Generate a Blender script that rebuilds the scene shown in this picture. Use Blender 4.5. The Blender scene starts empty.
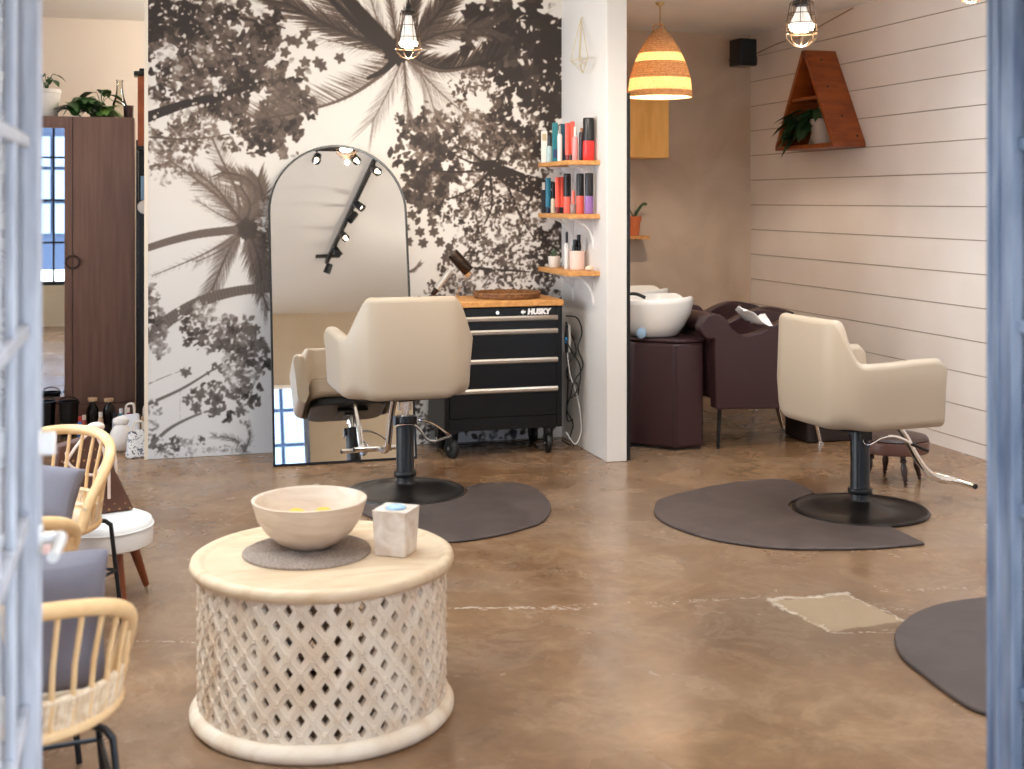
import bpy, bmesh, math, random
import numpy as np
from mathutils import Vector, Matrix, Euler
random.seed(7)
PI = math.pi
COL = bpy.context.scene.collection
H = 1.55                      # eye height
F_PX = 1260.0
CS, SN = 0.9607, 0.2775       # yaw of the view in the room's axes

# ---- measuring helpers: a photo position plus a known height / wall gives a place in the room ----
def ray(px, py):
    t = (px - 512) / F_PX
    return Vector((SN + CS * t, CS - SN * t, -(py - 200) / F_PX))
def at_z(px, py, z=0.0):
    r = ray(px, py); return Vector((0, 0, H)) + r * ((z - H) / r.z)
def at_y(px, py, y):
    r = ray(px, py); return Vector((0, 0, H)) + r * (y / r.y)
def at_x(px, py, x):
    r = ray(px, py); return Vector((0, 0, H)) + r * (x / r.x)
def at_d(px, py, d):
    return Vector((0, 0, H)) + ray(px, py) * d

# ---------------------------------------------------------------- materials
def lin(c):
    return tuple((v / 12.92 if v <= .04045 else ((v + .055) / 1.055) ** 2.4) for v in c)
def rgb(r, g, b):
    return lin((r / 255, g / 255, b / 255)) + (1,)
MATS = {}
def pbr(name, col, rough=.5, metal=0, col2=None, nscale=8, ndist=0, stretch=(1, 1, 1), bump=0, bscale=None,
        coat=0, trans=0, ior=1.45, emit=None, estr=0, sheen=0, alpha=1, lo=.35, hi=.65):
    if name in MATS: return MATS[name]
    m = bpy.data.materials.new(name); m.use_nodes = True
    nt = m.node_tree; N = nt.nodes; L = nt.links
    b = N['Principled BSDF']
    b.inputs['Base Color'].default_value = col
    b.inputs['Roughness'].default_value = rough
    b.inputs['Metallic'].default_value = metal
    b.inputs['Coat Weight'].default_value = coat
    b.inputs['Coat Roughness'].default_value = .08
    b.inputs['Transmission Weight'].default_value = trans
    b.inputs['IOR'].default_value = ior
    b.inputs['Sheen Weight'].default_value = sheen
    if emit:
        b.inputs['Emission Color'].default_value = emit; b.inputs['Emission Strength'].default_value = estr
    if col2 or bump:
        tc = N.new('ShaderNodeTexCoord'); mp = N.new('ShaderNodeMapping'); mp.inputs['Scale'].default_value = stretch
        L.new(tc.outputs['Object'], mp.inputs['Vector'])
        n = N.new('ShaderNodeTexNoise'); n.inputs['Scale'].default_value = nscale; n.inputs['Detail'].default_value = 5
        n.inputs['Distortion'].default_value = ndist
        L.new(mp.outputs[0], n.inputs['Vector'])
        if col2:
            r = N.new('ShaderNodeValToRGB')
            r.color_ramp.elements[0].position = lo; r.color_ramp.elements[0].color = col
            r.color_ramp.elements[1].position = hi; r.color_ramp.elements[1].color = col2
            L.new(n.outputs['Fac'], r.inputs[0]); L.new(r.outputs[0], b.inputs['Base Color'])
        if bump:
            n2 = N.new('ShaderNodeTexNoise'); n2.inputs['Scale'].default_value = bscale or nscale; n2.inputs['Detail'].default_value = 4
            L.new(mp.outputs[0], n2.inputs['Vector'])
            bp = N.new('ShaderNodeBump'); bp.inputs['Strength'].default_value = bump; bp.inputs['Distance'].default_value = .003
            L.new(n2.outputs['Fac'], bp.inputs['Height']); L.new(bp.outputs[0], b.inputs['Normal'])
    MATS[name] = m
    return m

cream_wall = pbr('cream_plaster', rgb(226, 211, 194), .8, col2=rgb(232, 218, 202), nscale=1.5, bump=.15, bscale=40)
ceil_mat = pbr('ceiling_paint', rgb(240, 237, 232), .85, bump=.1, bscale=60)
white_paint = pbr('partition_paint', rgb(216, 211, 206), .7, bump=.1, bscale=50)
concrete_wall = pbr('rough_cement_render', rgb(184, 162, 142), .85, col2=rgb(206, 187, 168), nscale=1.6, ndist=.6, bump=.3, bscale=14)
facade_mat = pbr('beige_inside_wall', rgb(200, 180, 152), .8, col2=rgb(210, 192, 166), nscale=2)
walnut = pbr('walnut_veneer', rgb(104, 74, 62), .45, col2=rgb(120, 88, 74), nscale=6, stretch=(6, 6, .35), bump=.05, bscale=40)
shelf_wood = pbr('pine_shelf_wood', rgb(214, 158, 94), .5, col2=rgb(190, 130, 70), nscale=6, stretch=(6, 1, 6))
orange_wood = pbr('reddish_orange_wood', rgb(150, 74, 26), .4, col2=rgb(122, 54, 18), nscale=5, ndist=.5, stretch=(1, 5, 1.2), coat=.2)
honey_wood = pbr('honey_cabinet_wood', rgb(250, 196, 112), .45, col2=rgb(238, 178, 92), nscale=4, stretch=(5, 5, .7))
washed = pbr('whitewashed_mango_wood', rgb(232, 214, 190), .6, col2=rgb(212, 184, 152), nscale=5, ndist=1.0, stretch=(1, 2.5, 1), bump=.25, bscale=30, lo=.42, hi=.72)
washed_top = pbr('pale_sanded_wood', rgb(222, 196, 162), .5, col2=rgb(200, 166, 128), nscale=3, ndist=1.5, stretch=(1, 4, 1), bump=.1, bscale=30, lo=.4, hi=.75)
bowl_mat = pbr('bleached_bowl_wood', rgb(222, 203, 182), .6, col2=rgb(204, 180, 154), nscale=5, ndist=1.2, stretch=(1, 1, 4))
stone_mat = pbr('pale_carved_stone', rgb(230, 218, 204), .5, col2=rgb(206, 186, 166), nscale=14, ndist=1)
leatherette = pbr('taupe_upholstery', rgb(182, 165, 144), .42, bump=.12, bscale=260)
black_pan = pbr('black_plastic_pan', rgb(18, 18, 20), .35)
satin_black = pbr('satin_black_metal', rgb(22, 22, 24), .32)
base_black = pbr('base_dark_metal', rgb(34, 29, 27), .3, metal=.4)
gloss_black = pbr('gloss_black_enamel', rgb(7, 7, 8), .3)
chrome = pbr('chrome', (.82, .8, .77, 1), .12, metal=1)
brushed = pbr('brushed_aluminium', (.72, .66, .58, 1), .35, metal=1)
mat_rubber = pbr('brown_rubber_mat', rgb(66, 54, 50), .58, col2=rgb(78, 65, 60), nscale=5, ndist=1, bump=.3, bscale=90)
brown_vinyl = pbr('dark_brown_vinyl', rgb(62, 42, 42), .36, bump=.1, bscale=120)
porcelain = pbr('white_porcelain', rgb(238, 234, 228), .12, coat=.4)
dark_wood = pbr('dark_turned_wood', rgb(58, 34, 26), .3, coat=.3)
stool_band = pbr('brown_leather_band', rgb(92, 56, 42), .4)
mirror_mat = pbr('mirror_glass', (.93, .93, .92, 1), .0, metal=1)
white_metal = pbr('white_enamel', rgb(232, 230, 228), .45)
rattan = pbr('rattan_cane', rgb(232, 196, 146), .5, col2=rgb(216, 172, 118), nscale=9)
wicker = pbr('pale_wicker', rgb(234, 214, 184), .6, col2=rgb(206, 174, 136), nscale=50)
grey_cloth = pbr('grey_cushion_cloth', rgb(112, 108, 116), .85, col2=rgb(124, 120, 128), nscale=4, bump=.3, bscale=60)
black_rod = pbr('black_painted_steel', rgb(28, 28, 30), .35, metal=.3)
white_vinyl = pbr('white_vinyl', rgb(232, 230, 226), .4)
teak = pbr('teak_leg_wood', rgb(128, 66, 30), .35, col2=rgb(108, 52, 22), nscale=8, stretch=(4, 4, .6))
leaf_mat = pbr('dark_green_leaf', rgb(34, 58, 34), .35, col2=rgb(52, 84, 44), nscale=7)
leaf_light = pbr('green_pothos_leaf', rgb(50, 84, 42), .35, col2=rgb(120, 150, 70), nscale=6, lo=.5, hi=.75)
soil = pbr('potting_soil', rgb(46, 34, 26), .9)
terracotta = pbr('terracotta', rgb(190, 104, 62), .75)
white_ceramic = pbr('white_glazed_ceramic', rgb(228, 222, 214), .35, col2=rgb(214, 206, 196), nscale=10)
door_paint = pbr('weathered_pale_blue_steel', rgb(156, 158, 166), .42, col2=rgb(182, 184, 192), nscale=12, stretch=(3, 3, .5), metal=.1)
handle_metal = pbr('worn_white_metal', rgb(222, 220, 218), .3, metal=.3)
clay_tone = pbr('exterior_concrete', rgb(178, 172, 164), .9)
cord_black = pbr('black_rubber_cord', rgb(16, 16, 17), .5)
cord_white = pbr('white_cord', rgb(225, 225, 225), .5)
brass = pbr('brass_wire', (.75, .58, .3, 1), .3, metal=1)
def glass(name, col=(1, 1, 1, 1), rough=0.0):
    if name in MATS: return MATS[name]
    m = bpy.data.materials.new(name); m.use_nodes = True; nt = m.node_tree; nt.nodes.clear()
    o = nt.nodes.new('ShaderNodeOutputMaterial'); mx = nt.nodes.new('ShaderNodeMixShader')
    t = nt.nodes.new('ShaderNodeBsdfTransparent'); g = nt.nodes.new('ShaderNodeBsdfGlossy')
    t.inputs[0].default_value = col; g.inputs['Roughness'].default_value = rough
    fr = nt.nodes.new('ShaderNodeFresnel'); fr.inputs[0].default_value = 1.45
    nt.links.new(fr.outputs[0], mx.inputs[0]); nt.links.new(t.outputs[0], mx.inputs[1]); nt.links.new(g.outputs[0], mx.inputs[2])
    nt.links.new(mx.outputs[0], o.inputs[0]); MATS[name] = m; return m
pane_glass = glass('window_glass', (.97, .98, .98, 1))
clear_glass = glass('clear_vase_glass', (.93, .92, .88, 1))
def emis(name, col, s):
    return pbr(name, (1, 1, 1, 1), .5, emit=col, estr=s)

# ---------------------------------------------------------------- mesh builder
class MB:
    def __init__(s): s.v = []; s.f = []
    def add(s, vs, fs, M=None):
        o = len(s.v)
        for p in vs:
            p = Vector(p); s.v.append(tuple(M @ p) if M is not None else tuple(p))
        s.f += [tuple(o + i for i in f) for f in fs]
        return s
    def box(s, c, d, rot=None, taper=1.0):
        x, y, z = d[0] / 2, d[1] / 2, d[2] / 2; t = taper
        vs = [(-x, -y, -z), (x, -y, -z), (x, y, -z), (-x, y, -z), (-x * t, -y * t, z), (x * t, -y * t, z), (x * t, y * t, z), (-x * t, y * t, z)]
        fs = [(0, 3, 2, 1), (4, 5, 6, 7), (0, 1, 5, 4), (1, 2, 6, 5), (2, 3, 7, 6), (3, 0, 4, 7)]
        M = Matrix.Translation(c)
        if rot is not None: M = M @ (rot if isinstance(rot, Matrix) else Euler(rot).to_matrix().to_4x4())
        return s.add(vs, fs, M)
    def mm(s, x0, x1, y0, y1, z0, z1):
        return s.box(((x0 + x1) / 2, (y0 + y1) / 2, (z0 + z1) / 2), (abs(x1 - x0), abs(y1 - y0), abs(z1 - z0)))
    def lathe(s, prof, seg=32, c=(0, 0, 0), M=None, close=False):
        # prof: list of (r,z); r==0 at the ends closes the shape
        vs = []; fs = []; rings = []
        for r, z in prof:
            if r <= 1e-6: rings.append([len(vs)]); vs.append((0, 0, z))
            else:
                rings.append(list(range(len(vs), len(vs) + seg)))
                vs += [(r * math.cos(2 * PI * k / seg), r * math.sin(2 * PI * k / seg), z) for k in range(seg)]
        pairs = list(zip(rings, rings[1:]))
        if close: pairs.append((rings[-1], rings[0]))
        for a, b in pairs:
            for k in range(seg):
                k2 = (k + 1) % seg
                if len(a) == 1 and len(b) == 1: continue
                if len(a) == 1: fs.append((a[0], b[k2], b[k]))
                elif len(b) == 1: fs.append((a[k], a[k2], b[0]))
                else: fs.append((a[k], a[k2], b[k2], b[k]))
        T = Matrix.Translation(c)
        if M is not None: T = T @ M
        return s.add(vs, fs, T)
    def cyl(s, a, b, r, r2=None, seg=16):
        return s.tube([a, b], r, seg=seg, r2=r2)
    def tube(s, pts, r, seg=10, closed=False, r2=None, caps=True):
        P = [Vector(p) for p in pts]; n = len(P)
        rr = r if isinstance(r, (list, tuple)) else [r + ((r2 if r2 is not None else r) - r) * i / max(1, n - 1) for i in range(n)]
        T = []
        for i in range(n):
            if closed: t = P[(i + 1) % n] - P[i - 1]
            elif i == 0: t = P[1] - P[0]
            elif i == n - 1: t = P[-1] - P[-2]
            else: t = (P[i + 1] - P[i]).normalized() + (P[i] - P[i - 1]).normalized()
            if t.length < 1e-9: t = Vector((0, 0, 1))
            T.append(t.normalized())
        u = T[0].orthogonal().normalized(); vs = []; fs = []
        for i in range(n):
            u = (u - T[i] * u.dot(T[i]))
            u = u.normalized() if u.length > 1e-6 else T[i].orthogonal().normalized()
            w = T[i].cross(u)
            for k in range(seg):
                a = 2 * PI * k / seg
                vs.append(P[i] + (u * math.cos(a) + w * math.sin(a)) * rr[i])
        m = n if closed else n - 1
        for i in range(m):
            j = (i + 1) % n
            for k in range(seg):
                k2 = (k + 1) % seg
                fs.append((i * seg + k, i * seg + k2, j * seg + k2, j * seg + k))
        if not closed and caps:
            fs.append(tuple(range(seg - 1, -1, -1))); fs.append(tuple((n - 1) * seg + k for k in range(seg)))
        return s.add(vs, fs)
    def prism(s, poly, z0, z1, M=None):
        n = len(poly)
        vs = [(x, y, z0) for x, y in poly] + [(x, y, z1) for x, y in poly]
        fs = [tuple(range(n - 1, -1, -1)), tuple(range(n, 2 * n))] + [(i, (i + 1) % n, n + (i + 1) % n, n + i) for i in range(n)]
        return s.add(vs, fs, M)
    def ball(s, c, r, seg=16, rings=8, sc=(1, 1, 1), M=None):
        prof = [(r * math.sin(PI * i / rings), -r * math.cos(PI * i / rings)) for i in range(rings + 1)]
        prof[0] = (0, -r); prof[-1] = (0, r)
        T = (M if M is not None else Matrix.Identity(4)) @ Matrix.Diagonal((sc[0], sc[1], sc[2], 1))
        return s.lathe(prof, seg, c, T)
    def mesh(s, name, mats, smooth=True, angle=40):
        me = bpy.data.meshes.new(name); me.from_pydata(s.v, [], s.f)
        bm = bmesh.new(); bm.from_mesh(me); bmesh.ops.recalc_face_normals(bm, faces=bm.faces); bm.to_mesh(me); bm.free()
        for m in (mats if isinstance(mats, (list, tuple)) else [mats]): me.materials.append(m)
        if smooth:
            me.shade_smooth(); me.set_sharp_from_angle(angle=math.radians(angle))
        me.update(); return me

def obj(name, mb, m, parent=None, loc=(0, 0, 0), rot=(0, 0, 0), smooth=True, bevel=0, seg=2, sub=0, angle=40, label=None, solid=0):
    o = bpy.data.objects.new(name, mb.mesh(name, m, smooth, angle) if isinstance(mb, MB) else mb)
    COL.objects.link(o); o.location = loc; o.rotation_euler = rot
    if parent: o.parent = parent
    if solid:
        md = o.modifiers.new('solid', 'SOLIDIFY'); md.thickness = solid; md.offset = 0
    if bevel:
        md = o.modifiers.new('bevel', 'BEVEL'); md.width = bevel; md.segments = seg; md.limit_method = 'ANGLE'; md.angle_limit = math.radians(35)
        md.harden_normals = False
    if sub:
        md = o.modifiers.new('sub', 'SUBSURF'); md.levels = sub; md.render_levels = sub
    if label: o['label'] = label
    return o
def tag(o, label, cat, group=None, kind=None):
    o['label'] = label; o['category'] = cat
    if group: o['group'] = group
    if kind: o['kind'] = kind
    return o
def thing(name, label, cat, loc=(0, 0, 0), rz=0, group=None, rot=None):
    o = bpy.data.objects.new(name, None); COL.objects.link(o); o.empty_display_size = .1
    o.location = loc; o.rotation_euler = rot or (0, 0, rz)
    return tag(o, label, cat, group)
def struct(name, mb, m, parent=None, **k):
    o = obj(name, mb, m, parent, **k)
    if not parent: o['kind'] = 'structure'
    return o
def dup(root, loc, rz, label, group=None):
    r = root.copy(); COL.objects.link(r); r.location = loc; r.rotation_euler = (0, 0, rz); r['label'] = label
    if group: r['group'] = group
    for ch in list(root.children):
        c = ch.copy(); COL.objects.link(c); c.parent = r
        for g in list(ch.children):
            d = g.copy(); COL.objects.link(d); d.parent = c
    return r
def smoothpath(pts, n=8):
    P = [Vector(p) for p in pts]; out = []
    for i in range(len(P) - 1):
        p0 = P[max(i - 1, 0)]; p1 = P[i]; p2 = P[i + 1]; p3 = P[min(i + 2, len(P) - 1)]
        for k in range(n):
            t = k / n
            out.append(.5 * ((2 * p1) + (p2 - p0) * t + (2 * p0 - 5 * p1 + 4 * p2 - p3) * t * t + (3 * p1 - p0 - 3 * p2 + p3) * t ** 3))
    out.append(P[-1]); return out
def leafmesh(mb, base, direc, length, width, droop=.3, up=Vector((0, 0, 1))):
    """a folded heart shaped leaf"""
    d = Vector(direc).normalized(); s = d.cross(up)
    s = s.normalized() if s.length > 1e-4 else Vector((1, 0, 0)); n = s.cross(d)
    prof = [(0, .1), (.12, .62), (.3, 1), (.55, .85), (.8, .42), (1, .0)]
    vs = []; fs = []
    for t, w in prof:
        c = Vector(base) + d * (length * t) - Vector((0, 0, 1)) * (droop * length * t * t)
        vs += [c - s * (w * width / 2) + n * (.12 * width * w), c, c + s * (w * width / 2) + n * (.12 * width * w)]
    for i in range(len(prof) - 1):
        a = i * 3; fs += [(a, a + 1, a + 4, a + 3), (a + 1, a + 2, a + 5, a + 4)]
    mb.add(vs, fs)
# ================================================================ the room
CEIL = 2.92; XR = 4.80; XL = -2.40; YF = 1.60; YM = 7.83; YB = 9.49; YBL = 10.05; PX0, PX1, PY0 = 2.60, 2.73, 6.99

# ---- floor: stained polished concrete
def floor_material():
    m = bpy.data.materials.new('stained_concrete_floor'); m.use_nodes = True
    nt = m.node_tree; N = nt.nodes; L = nt.links; b = N['Principled BSDF']
    tc = N.new('ShaderNodeTexCoord')
    def noise(s, d=6, dist=0, rough=.55):
        n = N.new('ShaderNodeTexNoise'); n.inputs['Scale'].default_value = s; n.inputs['Detail'].default_value = d
        n.inputs['Distortion'].default_value = dist; n.inputs['Roughness'].default_value = rough
        L.new(tc.outputs['Object'], n.inputs['Vector']); return n.outputs['Fac']
    def ramp(src, stops):
        r = N.new('ShaderNodeValToRGB'); e = r.color_ramp.elements
        e[0].position, e[0].color = stops[0]; e[1].position, e[1].color = stops[-1]
        for p, c in stops[1:-1]:
            x = e.new(p); x.color = c
        L.new(src, r.inputs[0]); return r.outputs[0]
    def mixc(f, a, c, mode='MIX'):
        x = N.new('ShaderNodeMix'); x.data_type = 'RGBA'; x.blend_type = mode
        if isinstance(f, float): x.inputs[0].default_value = f
        else: L.new(f, x.inputs[0])
        L.new(a, x.inputs[6])
        if isinstance(c, tuple): x.inputs[7].default_value = c
        else: L.new(c, x.inputs[7])
        return x.outputs[2]
    def math_(op, a, c=None, d=None):
        x = N.new('ShaderNodeMath'); x.operation = op
        for i, v in enumerate((a, c, d)):
            if v is None: continue
            if isinstance(v, (int, float)): x.inputs[i].default_value = v
            else: L.new(v, x.inputs[i])
        return x.outputs[0]
    base = ramp(noise(.9, 8, .8), [(.3, rgb(104, 73, 46)), (.5, rgb(132, 100, 71)), (.7, rgb(152, 122, 93))])
    fine = ramp(noise(7, 8, .5, .7), [(.3, (.62, .58, .55, 1)), (.7, (1.2, 1.2, 1.2, 1))])
    c = mixc(.75, base, fine, 'MULTIPLY')
    c = mixc(math_('MULTIPLY', ramp(noise(.55, 4, .4), [(.42, (0, 0, 0, 1)), (.62, (1, 1, 1, 1))]), .55), c, rgb(128, 110, 94))
    vein = ramp(noise(3.0, 8, .7, .7), [(.50, (0, 0, 0, 1)), (.56, (1, 1, 1, 1)), (.62, (0, 0, 0, 1))])
    c = mixc(math_('MULTIPLY', vein, .14), c, rgb(186, 160, 132))
    speck = ramp(noise(70, 3), [(.68, (0, 0, 0, 1)), (.78, (1, 1, 1, 1))])
    c = mixc(math_('MULTIPLY', speck, .25), c, rgb(206, 186, 160))
    sep = N.new('ShaderNodeSeparateXYZ'); L.new(tc.outputs['Object'], sep.inputs[0])
    X, Y = sep.outputs[0], sep.outputs[1]
    wob = math_('MULTIPLY', math_('SUBTRACT', noise(9, 8, .6, .7), .5), .11)
    brk = noise(30, 6, .6, .75)
    def crack(p, q, w, strength=1.0, lo=.42):
        # line p-q with a broken, wobbling, chalky edge
        p = Vector(p[:2]); q = Vector(q[:2]); d = (q - p); ln = d.length; d /= ln; n = Vector((-d.y, d.x))
        s = math_('ADD', math_('ADD', math_('MULTIPLY', X, n.x), math_('MULTIPLY', Y, n.y)), -n.dot(p))
        s = math_('ABSOLUTE', math_('ADD', s, wob))
        t = math_('ADD', math_('ADD', math_('MULTIPLY', X, d.x), math_('MULTIPLY', Y, d.y)), -d.dot(p))
        inside = math_('MULTIPLY', math_('GREATER_THAN', t, 0), math_('LESS_THAN', t, ln))
        e = math_('MAXIMUM', math_('SUBTRACT', 1, math_('DIVIDE', s, w)), 0)
        e = math_('POWER', e, .7)
        k = math_('MULTIPLY', math_('GREATER_THAN', brk, lo + .05), inside)
        return math_('MULTIPLY', math_('MULTIPLY', e, k), strength)
    g = lambda px, py: at_z(px, py)
    # a patched rectangle in the slab
    Q = [g(770, 601), g(846, 594), g(906, 621), g(826, 632)]; ins = None; cen = sum(Q, Vector()) / 4
    for p, q in zip(Q, Q[1:] + Q[:1]):
        d = Vector((q.x - p.x, q.y - p.y)).normalized(); n = Vector((-d.y, d.x))
        if n.dot(Vector((cen.x - p.x, cen.y - p.y))) < 0: n = -n
        e = math_('GREATER_THAN', math_('ADD', math_('ADD', math_('MULTIPLY', X, n.x), math_('MULTIPLY', Y, n.y)), math_('ADD', -n.dot(Vector((p.x, p.y))), math_('MULTIPLY', wob, .6))), 0)
        ins = e if ins is None else math_('MULTIPLY', ins, e)
    c = mixc(math_('MULTIPLY', ins, .65), c, rgb(172, 150, 122))
    masks = [crack(g(425, 608), g(590, 608), .013, .9, .45), crack(g(470, 611), g(600, 604), .010, .6, .5), crack(g(560, 606), g(760, 598), .007, .55, .5),
             crack(g(768, 600), g(850, 593), .018, .9, .36), crack(g(768, 600), g(797, 614), .015, .85, .4), crack(g(846, 594), g(908, 622), .008, .6, .42),
             crack(g(797, 614), g(830, 632), .008, .5, .45), crack(g(826, 632), g(900, 634), .008, .5, .45), crack(g(840, 600), g(915, 612), .04, .3, .5),
             crack(g(650, 606), g(770, 596), .010, .4, .5), crack(g(70, 640), g(200, 642), .008, .5, .45), crack(g(880, 592), g(985, 586), .02, .3, .5)]
    tot = masks[0]
    for k in masks[1:]: tot = math_('MAXIMUM', tot, k)
    tot = math_('MULTIPLY', tot, .72)
    c = mixc(tot, c, rgb(206, 194, 178))
    L.new(c, b.inputs['Base Color'])
    rr = ramp(noise(2.5, 6, .5), [(.3, (.15, .15, .15, 1)), (.7, (.32, .32, .32, 1))])
    L.new(math_('ADD', rr, math_('MULTIPLY', tot, .3)), b.inputs['Roughness'])
    b.inputs['IOR'].default_value = 1.5
    bp = N.new('ShaderNodeBump'); bp.inputs['Strength'].default_value = .12; bp.inputs['Distance'].default_value = .004
    L.new(noise(18, 5), bp.inputs['Height']); L.new(bp.outputs[0], b.inputs['Normal'])
    return m
struct('floor', MB().mm(XL - .15, XR + .15, YF - .15, YBL + .15, -.12, 0), floor_material(), smooth=False)
struct('ground_outside', MB().mm(-8, 10, -8, YF - .15, -.12, -.02), clay_tone, smooth=False)
ADDED_SKYL = [(3.15, 4.45, 2.3, 6.6), (-1.9, .45, 2.6, 6.3)]  # skylights added out of view to brighten the room
xs = sorted({XL - .15, XR + .15, *[s[0] for s in ADDED_SKYL], *[s[1] for s in ADDED_SKYL]}); mb = MB()
for a, c in zip(xs, xs[1:]):
    y = YF - .15
    for s in ADDED_SKYL:
        if s[0] <= a + 1e-6 and s[1] >= c - 1e-6: mb.mm(a, c, y, s[2], CEIL, CEIL + .12); y = s[3]
    mb.mm(a, c, y, YBL + .15, CEIL, CEIL + .12)
struct('ceiling', mb, ceil_mat, smooth=False)
for i, s in enumerate(ADDED_SKYL):
    mb = MB(); t = .04; z0_, z1_ = CEIL + .04, CEIL + .14
    mb.mm(s[0] - .02, s[0] + t, s[2] - .02, s[3] + .02, z0_, z1_).mm(s[1] - t, s[1] + .02, s[2] - .02, s[3] + .02, z0_, z1_)
    mb.mm(s[0] + t, s[1] - t, s[2] - .02, s[2] + t, z0_, z1_).mm(s[0] + t, s[1] - t, s[3] - t, s[3] + .02, z0_, z1_)
    for k in (1, 2, 3): y = s[2] + (s[3] - s[2]) * k / 4; mb.mm(s[0] + t, s[1] - t, y - .02, y + .02, z0_, z1_ - .02)
    w = struct(f'window_{i + 3}', mb, white_metal, smooth=False)
    obj('pane', MB().mm(s[0] + t, s[1] - t, s[2] + t, s[3] - t, CEIL + .1, CEIL + .106), pane_glass, w, smooth=False)

# ---- walls
struct('wall_back_left', MB().mm(XL, PX1, YBL, YBL + .12, 0, CEIL), cream_wall, smooth=False)
struct('wall_left', MB().mm(XL - .12, XL, YF - .15, 4.2, 0, CEIL).mm(XL - .12, XL, 4.2, 8.2, 0, .8).mm(XL - .12, XL, 4.2, 8.2, 2.7, CEIL).mm(XL - .12, XL, 8.2, YBL + .12, 0, CEIL), cream_wall, smooth=False)
struct('wall_mural', MB().mm(0, PX1, YM + .006, YM + .12, 0, CEIL), white_paint, smooth=False)
struct('trim_1', MB().mm(-.022, 0, YM - .004, YM + .13, 0, CEIL), pbr('cream_edge_trim', rgb(226, 214, 196), .6), smooth=False)
struct('wall_partition', MB().mm(PX0, PX1, PY0, YM + .006, 0, CEIL).mm(PX0, PX1, YM + .12, YBL, 0, CEIL), white_paint, bevel=.006)
struct('wall_back_right', MB().mm(PX1, XR + .12, YB, YB + .12, 0, CEIL), concrete_wall, smooth=False)
# shiplap
shiplap = pbr('shiplap_white_paint', rgb(232, 222, 214), .5, col2=rgb(226, 214, 205), nscale=2, bump=.08, bscale=30)
mb = MB(); z0 = 1.51 - .2036 * 8
edges = [z0 + .2036 * k for k in range(0, 17)]
mb.mm(XR + .012, XR + .12, YF - .15, YB, 0, CEIL)
for a, c in zip(edges, edges[1:]):
    a2 = max(a + .0034, 0); c2 = min(c - .0034, CEIL)
    if c2 - a2 > .01: mb.mm(XR, XR + .0125, YF - .15, YB, a2, c2)
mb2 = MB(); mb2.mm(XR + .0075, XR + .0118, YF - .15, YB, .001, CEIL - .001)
wr = struct('wall_right', mb, shiplap, smooth=False)
obj('groove_shade_strips', mb2, pbr('painted_groove_shade', rgb(158, 138, 122), .8), wr, smooth=False)  # dark strips painted as the shade inside the plank grooves
# facade with door opening and two windows added out of view for daylight
def wall_with_holes(x0, x1, holes, y0, y1):
    mb = MB(); xs = sorted(set([x0, x1] + [h[0] for h in holes] + [h[1] for h in holes]))
    for a, c in zip(xs, xs[1:]):
        hs = [h for h in holes if h[0] <= a + 1e-6 and h[1] >= c - 1e-6]
        z = 0
        for h in sorted(hs, key=lambda q: q[2]):
            if h[2] > z: mb.mm(a, c, y0, y1, z, h[2])
            z = h[3]
        if z < CEIL: mb.mm(a, c, y0, y1, z, CEIL)
    return mb
HOLES = [(-.24, 1.60, 0, 2.12), (3.0, 4.65, .25, 2.6), (-2.25, -.55, .5, 2.6)]
struct('wall_front', wall_with_holes(XL - .12, XR + .12, HOLES, YF - .15, YF), facade_mat, smooth=False)
dark_frame = pbr('dark_window_frame', rgb(40, 42, 46), .4, metal=.3)
for i, (a, c, z0_, z1_) in enumerate(HOLES[1:]):
    mb = MB(); t = .045
    mb.mm(a, c, YF - .12, YF - .06, z0_, z0_ + t).mm(a, c, YF - .12, YF - .06, z1_ - t, z1_)
    mb.mm(a, a + t, YF - .12, YF - .06, z0_ + t, z1_ - t).mm(c - t, c, YF - .12, YF - .06, z0_ + t, z1_ - t)
    n = max(2, round((c - a) / .65))
    for k in range(1, n): 
        x = a + (c - a) * k / n; mb.mm(x - .012, x + .012, YF - .11, YF - .07, z0_ + t, z1_ - t)
    for z in [z0_ + (z1_ - z0_) * q for q in (.25, .5, .75)]:
        mb.mm(a + t, c - t, YF - .105, YF - .075, z - .012, z + .012)
    w = struct(f'window_{i+1}', mb, dark_frame, smooth=False)
    obj('pane', MB().mm(a + t, c - t, YF - .092, YF - .088, z0_ + t, z1_ - t), pane_glass, w, smooth=False)

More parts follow.
